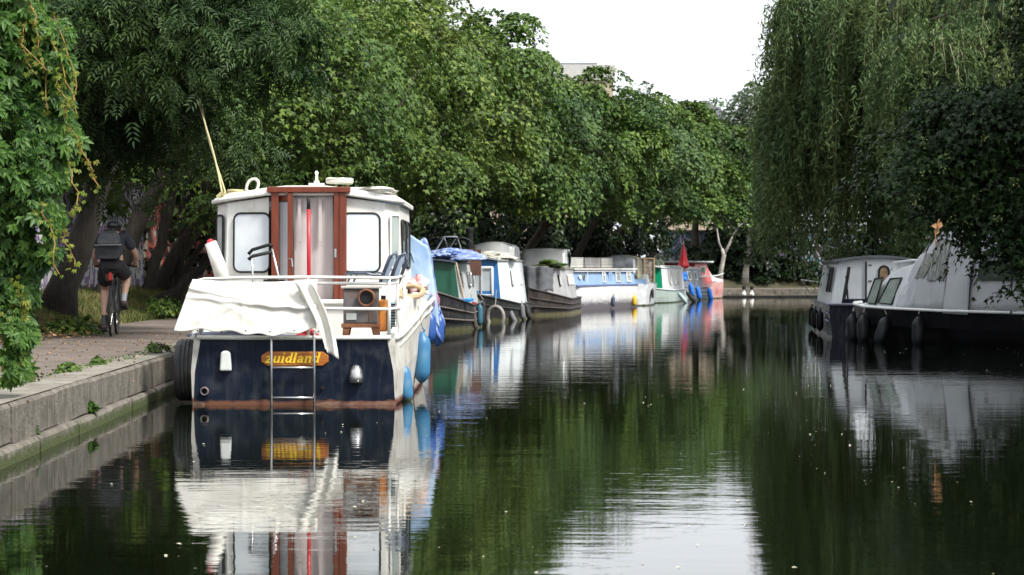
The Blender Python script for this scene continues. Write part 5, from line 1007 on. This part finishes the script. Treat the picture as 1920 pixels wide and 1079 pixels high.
# green ended white narrowboat
gb, sdg, shg = narrowboat('narrowboat', (4.95, 93.3), R(10), 9.5, pm('pale green hull', (.4, .5, .46), (.5, .58, .54), line=.05, rough=.5), WHT2, WHT2, pm('bright green paint', (.0, .3, .14), (.0, .33, .16), rough=.4), 'white narrowboat with a bright green front panel and arched windows', fb=.5, bow=.15, roof_z=1.42, strakes=1, strm=WHT2, c0=1.7, topw=.86, fw=.75, tl=2.5)
for yy in (3.5, 4.7, 5.9): p_, n_ = sdg(1, yy, 1.0); f = window(gb, p_, (0, 1, 0), n_, .5, .55, GLG, WHT, .2, .03)
MB().lathe([(.09, 0), (.09, .5), (.11, .52), (.11, .6)], (.1, 3.6, 1.45), n=10).build('chimney', BLK, gb)
for i, (dx, dy, ln, tl, lb) in enumerate(((1.15, 1.6, .5, -.9, 'pale fender slanting off the green boat bow'), (1.15, 4.9, .55, -1.0, 'dark striped fender slanting beside the green ended boat'), (-.2, -.2, .45, 0, 'pale blue fender at the green boat stem'))):
    a = -R(10); fender('grey_fender', (5.35 + math.cos(a) * dx - math.sin(a) * dy, 93.3 + math.sin(a) * dx + math.cos(a) * dy, .2), ln, .09, (pm('pale teal fender', (.3, .42, .42), (.4, .5, .5)), RUB, BLUEF)[i], lb, 'fenders of the green ended boat', (tl, 0))
bush('roof_plant', (5.9, 97.2, 1.45), (.3, .8, .35), 61, pm('white blossom', (.6, .62, .56), (.3, .4, .25), scale=5, island=.4), .09, 40, 'white flowering plants on the roof of the green ended boat', 'plant', pad=.2)
# grey narrowboat
gy, sdy, shy = narrowboat('narrowboat', (5.75, 101.3), R(17), 8, pm('slate hull', (.13, .14, .17), (.18, .19, .22), line=.06, rough=.5), pm('slate cabin paint', (.17, .19, .25), (.22, .24, .3), rough=.5), WHT, pm('slate bulkhead', (.2, .22, .28)), 'slate grey narrowboat with bright blue fenders near the canal bend', fb=.55, bow=.3, roof_z=1.38, strm=pm('pale strake', (.3, .3, .32)), c0=1.8)
for yy in (3, 4.2, 5.4): p_, n_ = sdy(1, yy, 1.05); window(gy, p_, (0, 1, 0), n_, .6, .35, GLG, WHT2, .04, .03)
BB = pm('vivid blue fender', (.01, .16, .7), (.02, .2, .75)); o = lump('blue_bundle', BB, None, (0, 0, 0), (.25, .4, .2), 51, .6, loc=(7.25, 102.6, .95)); tag(o, 'vivid blue bundle on the deck of the slate narrowboat', 'bundle')
for i, (x, y, z, lb) in enumerate(((7.75, 103.2, .45, 'left vivid blue fender on the slate narrowboat'), (8.15, 104.4, .3, 'middle vivid blue fender on the slate narrowboat'), (8.85, 106.8, .22, 'right vivid blue fender on the slate narrowboat'))): fender('blue_fender', (x, y, z), .55, .11, BB, lb, 'vivid blue fenders of the slate boat', (-.2, 0), (x - .1, y, .85))
rt = empty('red_parasol', (7.5, 104.5, 1.38), 0, 'folded bright red parasol standing on the slate boat roof', 'parasol'); MB().lathe([(.2, .0), (.26, .12), (.2, .3), (.12, .75), (.03, 1.05)], n=10).build('canopy', REDP, rt); MB().lathe([(.02, 0), (.02, 1.2)], n=8).build('pole', WHT, rt); MB().lathe([(.2, 0), (.2, .06)], n=12).build('base', IRON, rt)
# red and white cruiser
RED = pm('faded red paint', (.55, .07, .08), (.62, .14, .13), scale=2, rough=.45, streak=.3, gcol=(.6, .4, .38))
rc = empty('red_cruiser', (7.35, 107.0, 0), -R(20), 'red and white cabin cruiser, last boat before the canal bend', 'boat', 'boats moored along the left bank')
st = [(y, [(b_, z, 0), (b_ * .97, .4, 0), (b_ * .9, 0, 0), (b_ * .7, -.3, 0)]) for y, b_, z in ((0, .95, .72), (1.4, 1.05, .72), (4.2, 1.05, .78), (5.6, .7, .88), (6.3, .08, .98))]
hull(rc, st, pm('pale red hull', (.6, .2, .18), (.68, .5, .48), scale=2.5, rough=.5, line=.05), deck=WHT2)
MB().hexa([(-.85, .3, .7), (.9, .3, .7), (.85, 3.2, .7), (-.85, 3.2, .7), (-.75, .5, 1.62), (.72, .5, 1.62), (.7, 2.6, 1.62), (-.75, 2.6, 1.62)]).build('cabin', RED, rc, bevel=.03)
MB().box((0, 1.5, 1.68), (1.9, 2.9, .07)).build('roof', WHT2, rc, bevel=.02); window(rc, (-.2, .38, 1.2), (1, 0, 0), (0, -1, .2), .7, .45, GLG, WHT, .05, .03); window(rc, (.78, 1.6, 1.25), (0, 1, 0), (1, 0, 0), .9, .4, GLG, WHT, .05, .03)
MB().hexa([(-.7, 3.0, .75), (.85, 3.0, .75), (.6, 4.9, .85), (-.5, 4.9, .85), (-.6, 3.0, 1.3), (.7, 3.0, 1.3), (.4, 4.5, 1.1), (-.4, 4.5, 1.1)]).build('fore_cabin', WHT2, rc, bevel=.03); MB().tube([(1.05, .1, 1.0), (1.07, 3, 1.05), (.85, 5, 1.15)], .03, 6).build('deck_rail', WHT2, rc)
for i, (x, y) in enumerate(((11.15, 114.9), (11.55, 115.1))):
    rt = empty('mooring_float', (x, y, .05), 0, ('left', 'right')[i] + ' small dark post float against the far bank wall', 'float'); MB().lathe([(.1, 0), (.12, .1), (.07, .2), (.05, .32)], n=8).build('float_body', WHT, rt); MB().lathe([(.09, 0), (.09, .16)], (0, 0, .32), n=8).build('cap', BLK, rt)
rt = empty('floating_boom', (11.7, 114.6, .03), R(6), 'low dark floating boom along the far bank', 'boom')
for k in range(4): MB().box((-.9 + k * 1.35, 0, 0), (1.3, .3, .12)).build('float_segment', BLK, rt)

# ================================================================ right-hand boats
wb = empty('cabin_boat', (7.37, 47.9, 0), -R(5), 'white cabin boat with a navy hull and arched door window under the willow', 'boat', 'boats moored on the right bank')
NV2 = pm('navy hull', (.003, .004, .009), (.006, .007, .014), spec=.15, rough=.35, streak=.3, gcol=(.1, .1, .12))
st = [(y, [(b_, z, 0), (b_ * .99, .35, 0), (b_ * .94, 0, 0), (b_ * .8, -.4, 0)]) for y, b_, z in ((0, 1.0, .62), (1, 1.03, .62), (7, 1.03, .62), (8.6, .8, .7), (9.6, .1, .85))]
hull(wb, st, NV2, deck=pm('navy deck', (.03, .035, .06)))
for s_ in (1, -1):
    for z_ in (.62, .45, .3): MB().tube([(s_ * 1.03, 0, z_), (s_ * 1.05, 4, z_), (s_ * 1.05, 7.4, z_)], .022, 6).build('rubbing_strake', pm('scuffed blue strake', (.12, .13, .18)), wb)
MB().tube([(-1.02, -.02, .63), (1.02, -.02, .63)], .025, 6).build('stern_capping', pm('scuffed blue strake', (.1, .1, .1)), wb); MB().box((-.35, .2, .68), (.75, .3, .12)).build('stern_box', NV2, wb, bevel=.02)
CW2 = pm('cool white cabin', (.62, .65, .67), (.54, .57, .6), scale=2, rough=.35, streak=.15)
m = MB(); z0, z1 = .6, 1.5
m.v = [(-.95, .55, z0), (.95, .55, z0), (.95, 7.6, z0), (-.95, 7.6, z0), (-.78, .55, z1), (.78, .55, z1), (.78, 7.6, z1), (-.78, 7.6, z1), (0, .55, z1 + .09)]
m.f = [(0, 1, 5, 8, 4), (1, 2, 6, 5), (2, 3, 7, 6), (3, 0, 4, 7)]; m.build('cabin_wall', CW2, wb)
m = MB()
for y in (.45, 7.7):
    for i in range(9): x = -1 + i / 4; m.v.append((x * .84, y, z1 + .02 + .1 * (1 - x * x)))
    for i in range(9): x = 1 - i / 4; m.v.append((x * .84, y, z1 - .02 + .09 * (1 - x * x)))
m.f = [(i, (i + 1) % 18, 18 + (i + 1) % 18, 18 + i) for i in range(18)] + [tuple(range(18))[::-1], tuple(range(18, 36))]; m.build('roof', pm('grey blue roof', (.12, .14, .16)), wb)
d_ = MB().box((.08, .535, 1.05), (.62, .03, .86)).build('door', CW2, wb, bevel=.004); MB().box((-.24, .515, 1.05), (.035, .02, .88)).build('door_edge', BLK, wb)
WARM = pm('warm wood behind the door window', (.35, .24, .13), (.2, .12, .06), scale=6, rough=.2)
window(wb, (.12, .515, 1.12), (1, 0, 0), (0, -1, 0), .2, .56, WARM, BLK, .1, .022, name='door_window')
for z_ in (1.42, 1.1, .7): MB().box((-.16, .51, z_), (.07, .012, .02)).build('hinge', BLK, wb)
for yy in (1.4, 2.6): window(wb, (-.885, yy, 1.12), (0, 1, 0), (-1, 0, .17), .35, .5, GLD2, BLK, .05, .02)
MB().tube([(-.72, .1, .65), (-.62, .12, 1.25), (-.6, .14, 1.38)], .035, 6).tube([(-.62, .1, .65), (-.66, .12, 1.2)], .02, 6).build('davit', BLK, wb); MB().tube([(-1.1, 8.2, .8), (-1.35, 6.5, 1.1), (-1.0, 5.5, 1.05)], .012, 5).build('bow_rail', WHT, wb)
for i, (x, y, lb) in enumerate(((6.38, 49.5, 'nearest black fender on the left side of the white cabin boat'), (6.53, 51.5, 'middle black fender on the left side of the white cabin boat'), (6.77, 54, 'furthest black fender on the left side of the white cabin boat'))): fender('black_fender', (x, y, .27), .4, .075, BLACKG, lb, 'fenders of the white cabin boat', (0, 0), (x + .06, y, .62))
# covered cruiser
ang = R(30)         # heading of the bow: left and away
bowp = Vector((6.75, 45.8)); rtp = empty('covered_cruiser', (bowp.x, bowp.y, 0), 0, 'large black hulled cruiser under pale canvas covers at the right bank', 'boat', 'boats moored on the right bank')
rtp.rotation_euler = (0, 0, math.pi + ang)   # local +y runs from bow to stern, towards the camera and right; local +x faces the canal
HS = ((0, .05, .70), (.25, .42, .69), (.7, .78, .67), (1.4, 1.1, .64), (2.4, 1.3, .62), (4, 1.38, .60), (9, 1.3, .58))
st = []
for y, b_, z in HS: w_ = max(b_ * .86 - .06, .03); st.append((y, [(b_, z, 0), (b_ * .97, z * .5, .05), (w_, 0, .15 if y < 1 else 0), (w_ * .7, -.4, .2 if y < 1 else 0)]))
hull(rtp, st, BLACKG, deck=WHT2, dz=-.02)
for s_ in (1, -1): MB().tube([(s_ * (b_ + .015), y, z + .01) for y, b_, z in HS], .028, 6).build('white_rubbing_band', WHT2, rtp, smooth=True)
MB().add([(0, .3, .72), (.5, 1.2, .68), (-.5, 1.2, .68)], [(0, 1, 2)]).build('foredeck_mat', pm('tan deck mat', (.3, .2, .14)), rtp)
m = MB()     # white superstructure with raked front
for s_ in (-1, 1):
    m.v += [(s_ * .78, .9, .64), (s_ * 1.08, 1.8, .62), (s_ * 1.2, 3.3, .6), (s_ * 1.0, 3.3, 1.55), (s_ * .82, 2.1, 1.36), (s_ * .55, 1.5, 1.28)]
m.f = [(0, 1, 4, 5), (1, 2, 3, 4), (6, 11, 10, 7), (7, 10, 9, 8), (0, 5, 11, 6), (5, 4, 10, 11), (4, 3, 9, 10), (2, 8, 9, 3)]; m.build('superstructure', CW2, rtp, bevel=.02)
def sp(y, z):
    t = (z - .62) / .74
    if y < 1.8: k_ = (y - .9) / .9; lo = .78 + .3 * k_; hi = .55 + .27 * k_ + .05
    else: k_ = (y - 1.8) / 1.5; lo = 1.08 + .12 * k_; hi = .82 + .16 * k_
    return lo + (hi - lo) * t
for y0 in (1.42, 2.0):
    q = []
    for a, b in ((-.24, -.24), (.2, -.26), (.3, .22), (-.06, .2)): y = y0 + a; z = .96 + b; q.append(Vector((sp(y, z) + .03, y, z)))
    f = MB().tube(q, .02, 6, closed=True).build('side_window', BLK, rtp, smooth=True); MB().prism([p + Vector((-.012, 0, 0)) for p in q], (.01, 0, 0)).build('pane', GLG, f)
MB().tube([(.72, 1.7, 1.3), (.7, 1.75, 1.46), (.72, 2.3, 1.5), (.85, 2.7, 1.5), (.9, 2.75, 1.4)], .02, 7).build('grab_rail', WHT2, rtp, smooth=True)
sec = [(2.35, .98, 1.3, .62), (3.0, 1.1, 1.75, .61), (3.5, 1.16, 2.0, .6), (3.9, 1.2, 2.08, .6), (6.2, 1.22, 2.1, .59), (8.9, 1.18, 2.0, .58)]
def cx_(b, v): return b + .14 - .3 * v ** 1.5
for i in range(len(sec) - 1):
    for s_ in (1, -1):
        y0, b0, z0, c0_ = sec[i]; y1, b1, z1_, c1_ = sec[i + 1]
        def f_(u, v, y0=y0, y1=y1, b0=b0, b1=b1, z0=z0, z1_=z1_, c0_=c0_, c1_=c1_, s_=s_):
            y = y0 + (y1 - y0) * u; b = b0 + (b1 - b0) * u; zt_ = z0 + (z1_ - z0) * u; zb = c0_ + (c1_ - c0_) * u
            return (s_ * (cx_(b, v) + .02 * math.sin(y * 9) * (1 - v)), y, zb + .01 + (zt_ - zb) * v)
        cloth(12, 10, f_, 'side_cover', WCAN, rtp, .006, 60 + i, .02, 8)
m = MB()
for y, b, z, c_ in sec:
    for x in (-1, -.5, 0, .5, 1): m.v.append((x * (b - .16), y, z + .06 * (1 - x * x) + .005))
m.f = [(i * 5 + j, i * 5 + j + 1, i * 5 + 6 + j, i * 5 + 5 + j) for i in range(len(sec) - 1) for j in range(4)]; m.build('top_cover', WCAN, rtp, smooth=True, solid=.01)
CRS = pm('crinkled clear screen', (.1, .1, .09), (.34, .35, .35), scale=5, stretch=(1, 5, 1), rough=.12, spec=.9, bump=.8, bscale=6)
def scr(y, z, e=.03):
    for i in range(len(sec) - 1):
        if sec[i][0] <= y <= sec[i + 1][0]:
            t = (y - sec[i][0]) / (sec[i + 1][0] - sec[i][0]); b = sec[i][1] + (sec[i + 1][1] - sec[i][1]) * t; zt_ = sec[i][2] + (sec[i + 1][2] - sec[i][2]) * t; zb = sec[i][3]
            return Vector((cx_(b, max(0, min(1, (z - zb) / (zt_ - zb)))) + e, y, z))
for (ya, yb, za, zb, sh_) in ((2.85, 3.2, 1.18, 1.62, .32), (3.3, 3.85, 1.14, 1.86, .1)):
    MB().grid(5, 6, lambda u, v: scr(ya + (yb - ya) * u + sh_ * v * .8, za + (zb - za) * v)).build('clear_screen', CRS, rtp, solid=.006)
cloth(10, 12, lambda u, v: tuple(scr(3.95 + .65 * u, .56 + .02 * math.sin(u * 6) + 1.42 * v, .05)) if v > .05 else (1.4, 3.95 + .65 * u, .56), 'door_flap', WCAN, rtp, .008, 71, .02)
MB().grid(5, 4, lambda u, v: scr(4.75 + 1.1 * u, 1.15 + .5 * v, .04)).build('dark_screen', GLD2, rtp, solid=.005)
for i, (y, tl, lb) in enumerate(((.3, .12, 'leftmost black fender at the bow of the covered cruiser'), (.75, -.05, 'second black fender from the bow of the covered cruiser'), (1.45, 0, 'third black fender, upright on the covered cruiser'), (2.2, .3, 'fourth black fender, tilted on the covered cruiser'), (3.3, 0, 'rightmost black fender on the covered cruiser'))):
    M_ = Matrix.Rotation(math.pi + ang, 4, 'Z'); hb_ = np.interp(y, [q_[0] for q_ in HS], [q_[1] for q_ in HS]); p = M_ @ Vector((float(hb_) + .06, y, .22)) + Vector((bowp.x, bowp.y, 0))
    fender('black_fender', tuple(p), .5, .115, pm('black fender vinyl', (.01, .011, .013), (.022, .023, .026), rough=.4, spec=.25), lb, 'fenders of the covered cruiser', (tl, 0), (p.x + .03, p.y + .02, .62))
rt = empty('dead_leaf_sprig', (6.45, 36.4, 1.85), 0, 'curled tan dead leaf sprig standing out against the dark maple', 'dead leaves'); g_ = np.random.RandomState(3)
for k in range(4): v, t = leaves(np.array([[.03 * k, 0, .07 * k]]), np.array([[.3 * k - .4, -1, .3]]), np.array([[.3 - .2 * k, 0, 1 - .5 * k]]), np.array([.13]), 'kite'); link_mesh('leaf', np_mesh('leaf', v, t), pm('tan dead leaf', (.5, .27, .12), (.4, .2, .08)), rt)
MB().tube([(0, 0, -.15), (0, 0, .1), (.06, 0, .25)], .01, 5).build('stem', pm('tan dead leaf', (.5, .3, .1)), rt)
# ================================================================ cyclist
BK = Vector((-5.47, 32.6, .415)); bz = R(5)
bi = empty('bicycle', BK, bz, 'black road bicycle being ridden away along the towpath', 'bicycle')
def wheel(c, name='wheel'):
    wrt = MB().tube([(c[0], c[1] + .32 * math.cos(a), c[2] + .32 * math.sin(a)) for a in [2 * math.pi * i / 36 for i in range(36)]], .019, 8, closed=True).build(name, RUB, bi, smooth=True)
    MB().tube([(c[0], c[1] + .297 * math.cos(a), c[2] + .297 * math.sin(a)) for a in [2 * math.pi * i / 36 for i in range(36)]], .010, 6, closed=True).build('rim', IRON, wrt)
    m = MB()
    for k in range(18): a = 2 * math.pi * k / 18; m.tube([(c[0] + .02 * (-1) ** k, c[1], c[2]), (c[0], c[1] + .295 * math.cos(a), c[2] + .295 * math.sin(a))], .0022, 3, caps=False)
    m.build('spokes', STEEL, wrt)['kind'] = 'stuff'; MB().lathe([(.02, -.05), (.02, .05)], c, (1, 0, 0), 8).build('hub', IRON, wrt)
wheel((0, 0, .34)); wheel((0, 1.0, .34))
FRM = pm('grey black frame paint', (.03, .032, .036), (.05, .05, .055), rough=.3)
m = MB(); bb = (0, .43, .28); stp = (0, .27, .78); hd = (0, .88, .82); hl = (0, .91, .7)
m.tube([bb, stp], .017).tube([stp, hd], .016).tube([bb, hl], .02).tube([hd, hl], .022)
for s_ in (1, -1): m.tube([(s_ * .02, .43, .28), (s_ * .06, 0, .34)], .011).tube([(s_ * .02, .29, .75), (s_ * .06, 0, .34)], .010).tube([(s_ * .04, .93, .66), (s_ * .055, 1.0, .34)], .013)
m.tube([hl, (0, .93, .66)], .022); m.build('frame', FRM, bi, smooth=True)
MB().tube([(-.04, .93, .66), (.04, .93, .66)], .02).build('fork_crown', FRM, bi)
MB().tube([stp, (0, .23, .92)], .014).build('seat_post', STEEL, bi); 
MB().hexa([(-.075, .06, .915), (.075, .06, .915), (.02, .36, .92), (-.02, .36, .92), (-.07, .06, .95), (.07, .06, .95), (.018, .35, .945), (-.018, .35, .945)]).build('saddle', BLK, bi, bevel=.012)
MB().tube([(-.27, .80, .97), (-.1, .88, .985), (0, .89, .985), (.1, .88, .985), (.27, .80, .97)], .014).tube([(0, .88, .98), (0, .88, .82)], .017).build('handlebar', BLK, bi)
for s_ in (-1, 1): MB().tube([(s_ * .2, .825, .972), (s_ * .29, .79, .965)], .019).build('grip', BLK, bi)
MB().box((-.02, .13, .82), (.05, .04, .11)).build('rear_light', pm('red lens', (.6, .02, .01), (.5, .02, .02), rough=.2), bi, bevel=.01)
m = MB(); m.lathe([(.09, -.004), (.09, .004)], (.055, .43, .28), (1, 0, 0), 20); m.build('chainring', IRON, bi)
for s_, y, z in ((-1, .46, .12), (1, .40, .44)): c_ = MB().tube([(s_ * .075, .43, .28), (s_ * .09, y, z)], .012).build('crank', IRON, bi); MB().box((s_ * .14, y, z), (.1, .07, .02)).build('pedal', BLK, c_)

pe = empty('person', BK, bz, 'cyclist in dark t-shirt and shorts with helmet and backpack riding away', 'person')
SKIN = pm('skin', (.52, .31, .22), (.57, .36, .26), scale=6, rough=.5); SHIRT = pm('charcoal jersey', (.025, .03, .042), (.04, .045, .06), scale=6, rough=.8, bump=.3, bscale=12); SHORT = pm('black shorts', (.012, .012, .014), (.025, .022, .026), scale=8, rough=.8)
def skin(name, verts, edges, radii, mat, parent, root=0, sub=2):
    me = bpy.data.meshes.new(name); me.from_pydata(verts, edges, []); o = link_mesh(name, me, mat, parent)
    md = o.modifiers.new('skin', 'SKIN'); md.use_smooth_shade = True; sv = me.skin_vertices[0].data if me.skin_vertices else None
    if sv is None:
        bm_ = __import__('bmesh').new(); bm_.from_mesh(me); bm_.verts.layers.skin.verify(); bm_.to_mesh(me); bm_.free(); sv = me.skin_vertices[0].data
    for i, r_ in enumerate(radii): sv[i].radius = r_ if isinstance(r_, tuple) else (r_, r_); sv[i].use_root = (i == root)
    q = o.modifiers.new('sub', 'SUBSURF'); q.levels = sub; q.render_levels = sub; return o
# joints (local: y forward, x right)
V_ = {'pel': (0, .2, .98), 'wst': (0, .29, 1.12), 'cst': (0, .42, 1.28), 'nkb': (0, .52, 1.37), 'nk': (.0, .56, 1.43), 'hd': (0, .6, 1.49), 'hdt': (0, .6, 1.55)}
for s_, n_ in ((-1, 'L'), (1, 'R')):
    V_['sh' + n_] = (s_ * .17, .5, 1.36); V_['el' + n_] = (s_ * (.27 if s_ < 0 else .30), .6, 1.12); V_['wr' + n_] = (s_ * .275, .76, .99); V_['ha' + n_] = (s_ * .27, .81, .99); V_['hp' + n_] = (s_ * .09, .22, .95)
V_.update({'knL': (-.13, .56, .64), 'anL': (-.125, .40, .2), 'heL': (-.125, .36, .13), 'toL': (-.13, .56, .11), 'knR': (.17, .62, .8), 'anR': (.145, .36, .52), 'heR': (.145, .32, .46), 'toR': (.15, .52, .42)})
RR = {'pel': (.13, .11), 'wst': (.13, .1), 'cst': (.15, .1), 'nkb': (.1, .07), 'nk': .052, 'hd': .082, 'hdt': .075, 'sh': .062, 'el': .042, 'wr': .027, 'ha': .03, 'hp': .09, 'kn': .058, 'an': .037, 'he': .035, 'to': .028}
def build_body(name, keys, eds, mat, grow, root, parent=pe, ov={}):
    idx = {k: i for i, k in enumerate(keys)}; vs = [V_[k] if k in V_ else ov[k][0] for k in keys]; rr = []
    for k in keys:
        r_ = ov[k][1] if k in ov else RR.get(k, RR.get(k[:-1])); rr.append(tuple(x + grow for x in r_) if isinstance(r_, tuple) else r_ + grow)
    return skin(name, vs, [(idx[a], idx[b]) for a, b in eds], rr, mat, parent, idx[root])
keys = ['pel', 'wst', 'cst', 'nkb', 'nk', 'hd', 'hdt']; eds = [('pel', 'wst'), ('wst', 'cst'), ('cst', 'nkb'), ('nkb', 'nk'), ('nk', 'hd'), ('hd', 'hdt')]
mids = {}
for n_ in 'LR':
    keys += ['sh' + n_, 'el' + n_, 'wr' + n_, 'ha' + n_, 'hp' + n_, 'kn' + n_, 'an' + n_, 'he' + n_, 'to' + n_]
    eds += [('nkb', 'sh' + n_), ('sh' + n_, 'el' + n_), ('el' + n_, 'wr' + n_), ('wr' + n_, 'ha' + n_), ('pel', 'hp' + n_), ('hp' + n_, 'kn' + n_), ('kn' + n_, 'an' + n_), ('an' + n_, 'he' + n_), ('he' + n_, 'to' + n_)]
    a, b = Vector(V_['kn' + n_]), Vector(V_['an' + n_]); c = a.lerp(b, .3); c.y -= .03; k_ = 'ca' + n_; V_[k_] = tuple(c); RR['ca'] = .062; keys.append(k_); eds.remove(('kn' + n_, 'an' + n_)); eds += [('kn' + n_, k_), (k_, 'an' + n_)]
    a, b = Vector(V_['el' + n_]), Vector(V_['wr' + n_]); k_ = 'fa' + n_; V_[k_] = tuple(a.lerp(b, .3)); RR['fa'] = .044; keys.append(k_); eds.remove(('el' + n_, 'wr' + n_)); eds += [('el' + n_, k_), (k_, 'wr' + n_)]
build_body('body', keys, eds, SKIN, 0, 'pel')
# fingers curled round the grips
for s_, n_ in ((-1, 'L'), (1, 'R')):
    hx, hy, hz = V_['ha' + n_]
    for k in range(4):
        x = hx + s_ * (-.03 + k * .02); ln = (.9, 1, .96, .8)[k]
        skin('finger', [(x, hy - .005, hz + .01), (x, hy + .035 * ln, hz + .005), (x, hy + .045 * ln, hz - .03), (x, hy + .02, hz - .045)], [(0, 1), (1, 2), (2, 3)], [.0105, .010, .009, .008], SKIN, pe, 0, 1)
    skin('thumb', [(hx - s_ * .03, hy - .02, hz), (hx - s_ * .045, hy + .0, hz - .02), (hx - s_ * .04, hy + .025, hz - .035)], [(0, 1), (1, 2)], [.013, .011, .009], SKIN, pe, 0, 1)
    g1 = skin('glove', [V_['wr' + n_], V_['ha' + n_]], [(0, 1)], [.035, .04], BLK, pe, 0, 2)
ov = {}
for s_, n_ in ((-1, 'L'), (1, 'R')):
    a, b = Vector(V_['sh' + n_]), Vector(V_['el' + n_]); ov['sl' + n_] = (tuple(a.lerp(b, .72)), .055); a, b = Vector(V_['hp' + n_]), Vector(V_['kn' + n_]); ov['st' + n_] = (tuple(a.lerp(b, .8) - Vector((0, 0, .0))), .09)
build_body('jersey', ['pel', 'wst', 'cst', 'nkb', 'shL', 'slL', 'shR', 'slR'], [('pel', 'wst'), ('wst', 'cst'), ('cst', 'nkb'), ('nkb', 'shL'), ('shL', 'slL'), ('nkb', 'shR'), ('shR', 'slR')], SHIRT, .016, 'pel', ov=ov)
V_['wz'] = (0, .24, 1.04); RR['wz'] = (.14, .12)
build_body('shorts', ['wz', 'pel', 'hpL', 'stL', 'hpR', 'stR'], [('wz', 'pel'), ('pel', 'hpL'), ('hpL', 'stL'), ('pel', 'hpR'), ('hpR', 'stR')], SHORT, .022, 'pel', ov=ov)
for s_, n_ in ((-1, 'L'), (1, 'R')):
    a, b = Vector(V_['ca' + n_]), Vector(V_['an' + n_]); skin('sock', [tuple(a.lerp(b, .62)), tuple(b), V_['he' + n_]], [(0, 1), (1, 2)], [.046, .042, .04], pm('pale grey sock', (.45, .47, .5)) if s_ > 0 else pm('dark sock', (.06, .065, .07)), pe, 1)
    sh_ = Vector(V_['he' + n_]); t_ = Vector(V_['to' + n_]); skin('shoe', [tuple(sh_ + Vector((0, -.03, 0))), tuple(sh_.lerp(t_, .45)), tuple(t_)], [(0, 1), (1, 2)], [.052, .05, .038], pm('dark brown shoe', (.05, .035, .03), (.07, .05, .045), rough=.6), pe, 1)
    c_ = sh_.lerp(t_, .45); M_ = MB(); M_.box((c_.x, c_.y, c_.z - .052), (.085, .29, .02), rx=math.atan2(t_.z - sh_.z, t_.y - sh_.y)); M_.build('shoe_sole', BLK, pe, bevel=.008)
# hair, ears, face, helmet
MB().lathe([(.03, -.075), (.07, -.06), (.088, -.02), (.09, .03), (.07, .07)], (0, .585, 1.5), (0, 0, 1), 16).build('hair', pm('dark brown hair', (.04, .025, .018)), pe, smooth=True)
for s_ in (-1, 1): MB().lathe([(.005, -.012), (.022, -.008), (.024, .004), (.01, .012)], (s_ * .09, .605, 1.49), (1, 0, .1), 8).build('ear', SKIN, pe, smooth=True)
MB().lathe([(.016, -.02), (.012, .01), (.004, .03)], (0, .69, 1.48), (0, .5, 1), 8).build('nose', SKIN, pe, smooth=True)
for s_ in (-1, 1): MB().lathe([(.004, -.01), (.012, 0), (.004, .01)], (s_ * .033, .675, 1.51), (0, 1, 0), 8).build('eye', pm('eye white', (.6, .6, .58)), pe, smooth=True)
MB().box((0, .668, 1.445), (.05, .012, .01)).build('mouth', pm('lips', (.35, .12, .1)), pe, bevel=.004)
hm = MB(); 
def hel(u, v):
    a = u * 2 * math.pi; b = v * math.pi / 2; r_ = math.cos(b) ** .8; return (.108 * math.cos(a) * r_, .60 + .145 * math.sin(a) * r_, 1.525 + .125 * math.sin(b) - .02 * math.cos(b) * (math.sin(a) < 0))
h_ = hm.grid(33, 9, hel).build('helmet', pm('black helmet shell', (.015, .016, .018), (.03, .03, .033), rough=.25), pe, smooth=True, solid=.015)
for k in range(5):
    x = -.07 + .035 * k; P = [(x * (1 - .3 * t), .60 - .155 * math.cos(t * math.pi), 1.535 + .115 * math.sin(t * math.pi) * (1 - abs(x) * 2.5)) for t in np.linspace(.12, .88, 9)]; MB().tube(P, .013, 6).build('helmet_rib', pm('grey helmet rib', (.1, .105, .11), rough=.3), h_, smooth=True)
bpk = empty('backpack', BK + Vector((.0, .2, 1.2)), bz, 'grey and black roll top backpack worn by the cyclist', 'backpack'); bpk.location = BK
PGR = pm('grey ripstop', (.07, .072, .08), (.11, .112, .12), scale=8, rough=.65, bump=.5, bscale=14); PBK = pm('black pack cloth', (.015, .016, .018), (.03, .03, .034), scale=7, rough=.6, bump=.5, bscale=12)
def slab(z0, z1, y0a, y1a, w0, w1, shift): return [(-w0 + shift, y0a - .13, z0), (w0 + shift, y0a - .13, z0), (w0 * .9 + shift, y0a + .06, z0), (-w0 * .9 + shift, y0a + .06, z0), (-w1 + shift, y1a - .11, z1), (w1 + shift, y1a - .11, z1), (w1 * .9 + shift, y1a + .07, z1), (-w1 * .9 + shift, y1a + .07, z1)]
MB().hexa(slab(1.05, 1.25, .13, .25, .19, .205, -.05)).build('lower_pack', PBK, bpk, bevel=.075); MB().hexa(slab(1.255, 1.46, .25, .36, .19, .125, -.05)).build('upper_pack', PGR, bpk, bevel=.07)
MB().tube([(-.235, .105, 1.25), (.13, .105, 1.255)], .006, 5).build('reflective_band', pm('pale piping', (.45, .46, .47)), bpk)
for s_ in (-1, 1): MB().tube([(s_ * .1 - .02, .4, 1.42), (s_ * .13, .5, 1.45), (s_ * .14, .56, 1.34)], .018, 6, flat=.4).build('shoulder_strap', PBK, bpk)
MB().tube([(.1, .12, 1.3), (.17, .25, 1.18), (.16, .35, 1.08)], .008, 5).build('side_strap', PGR, bpk); MB().tube([(-.12, .22, 1.45), (.0, .17, 1.47), (.04, .24, 1.46)], .012, 5).build('top_roll', PBK, bpk)
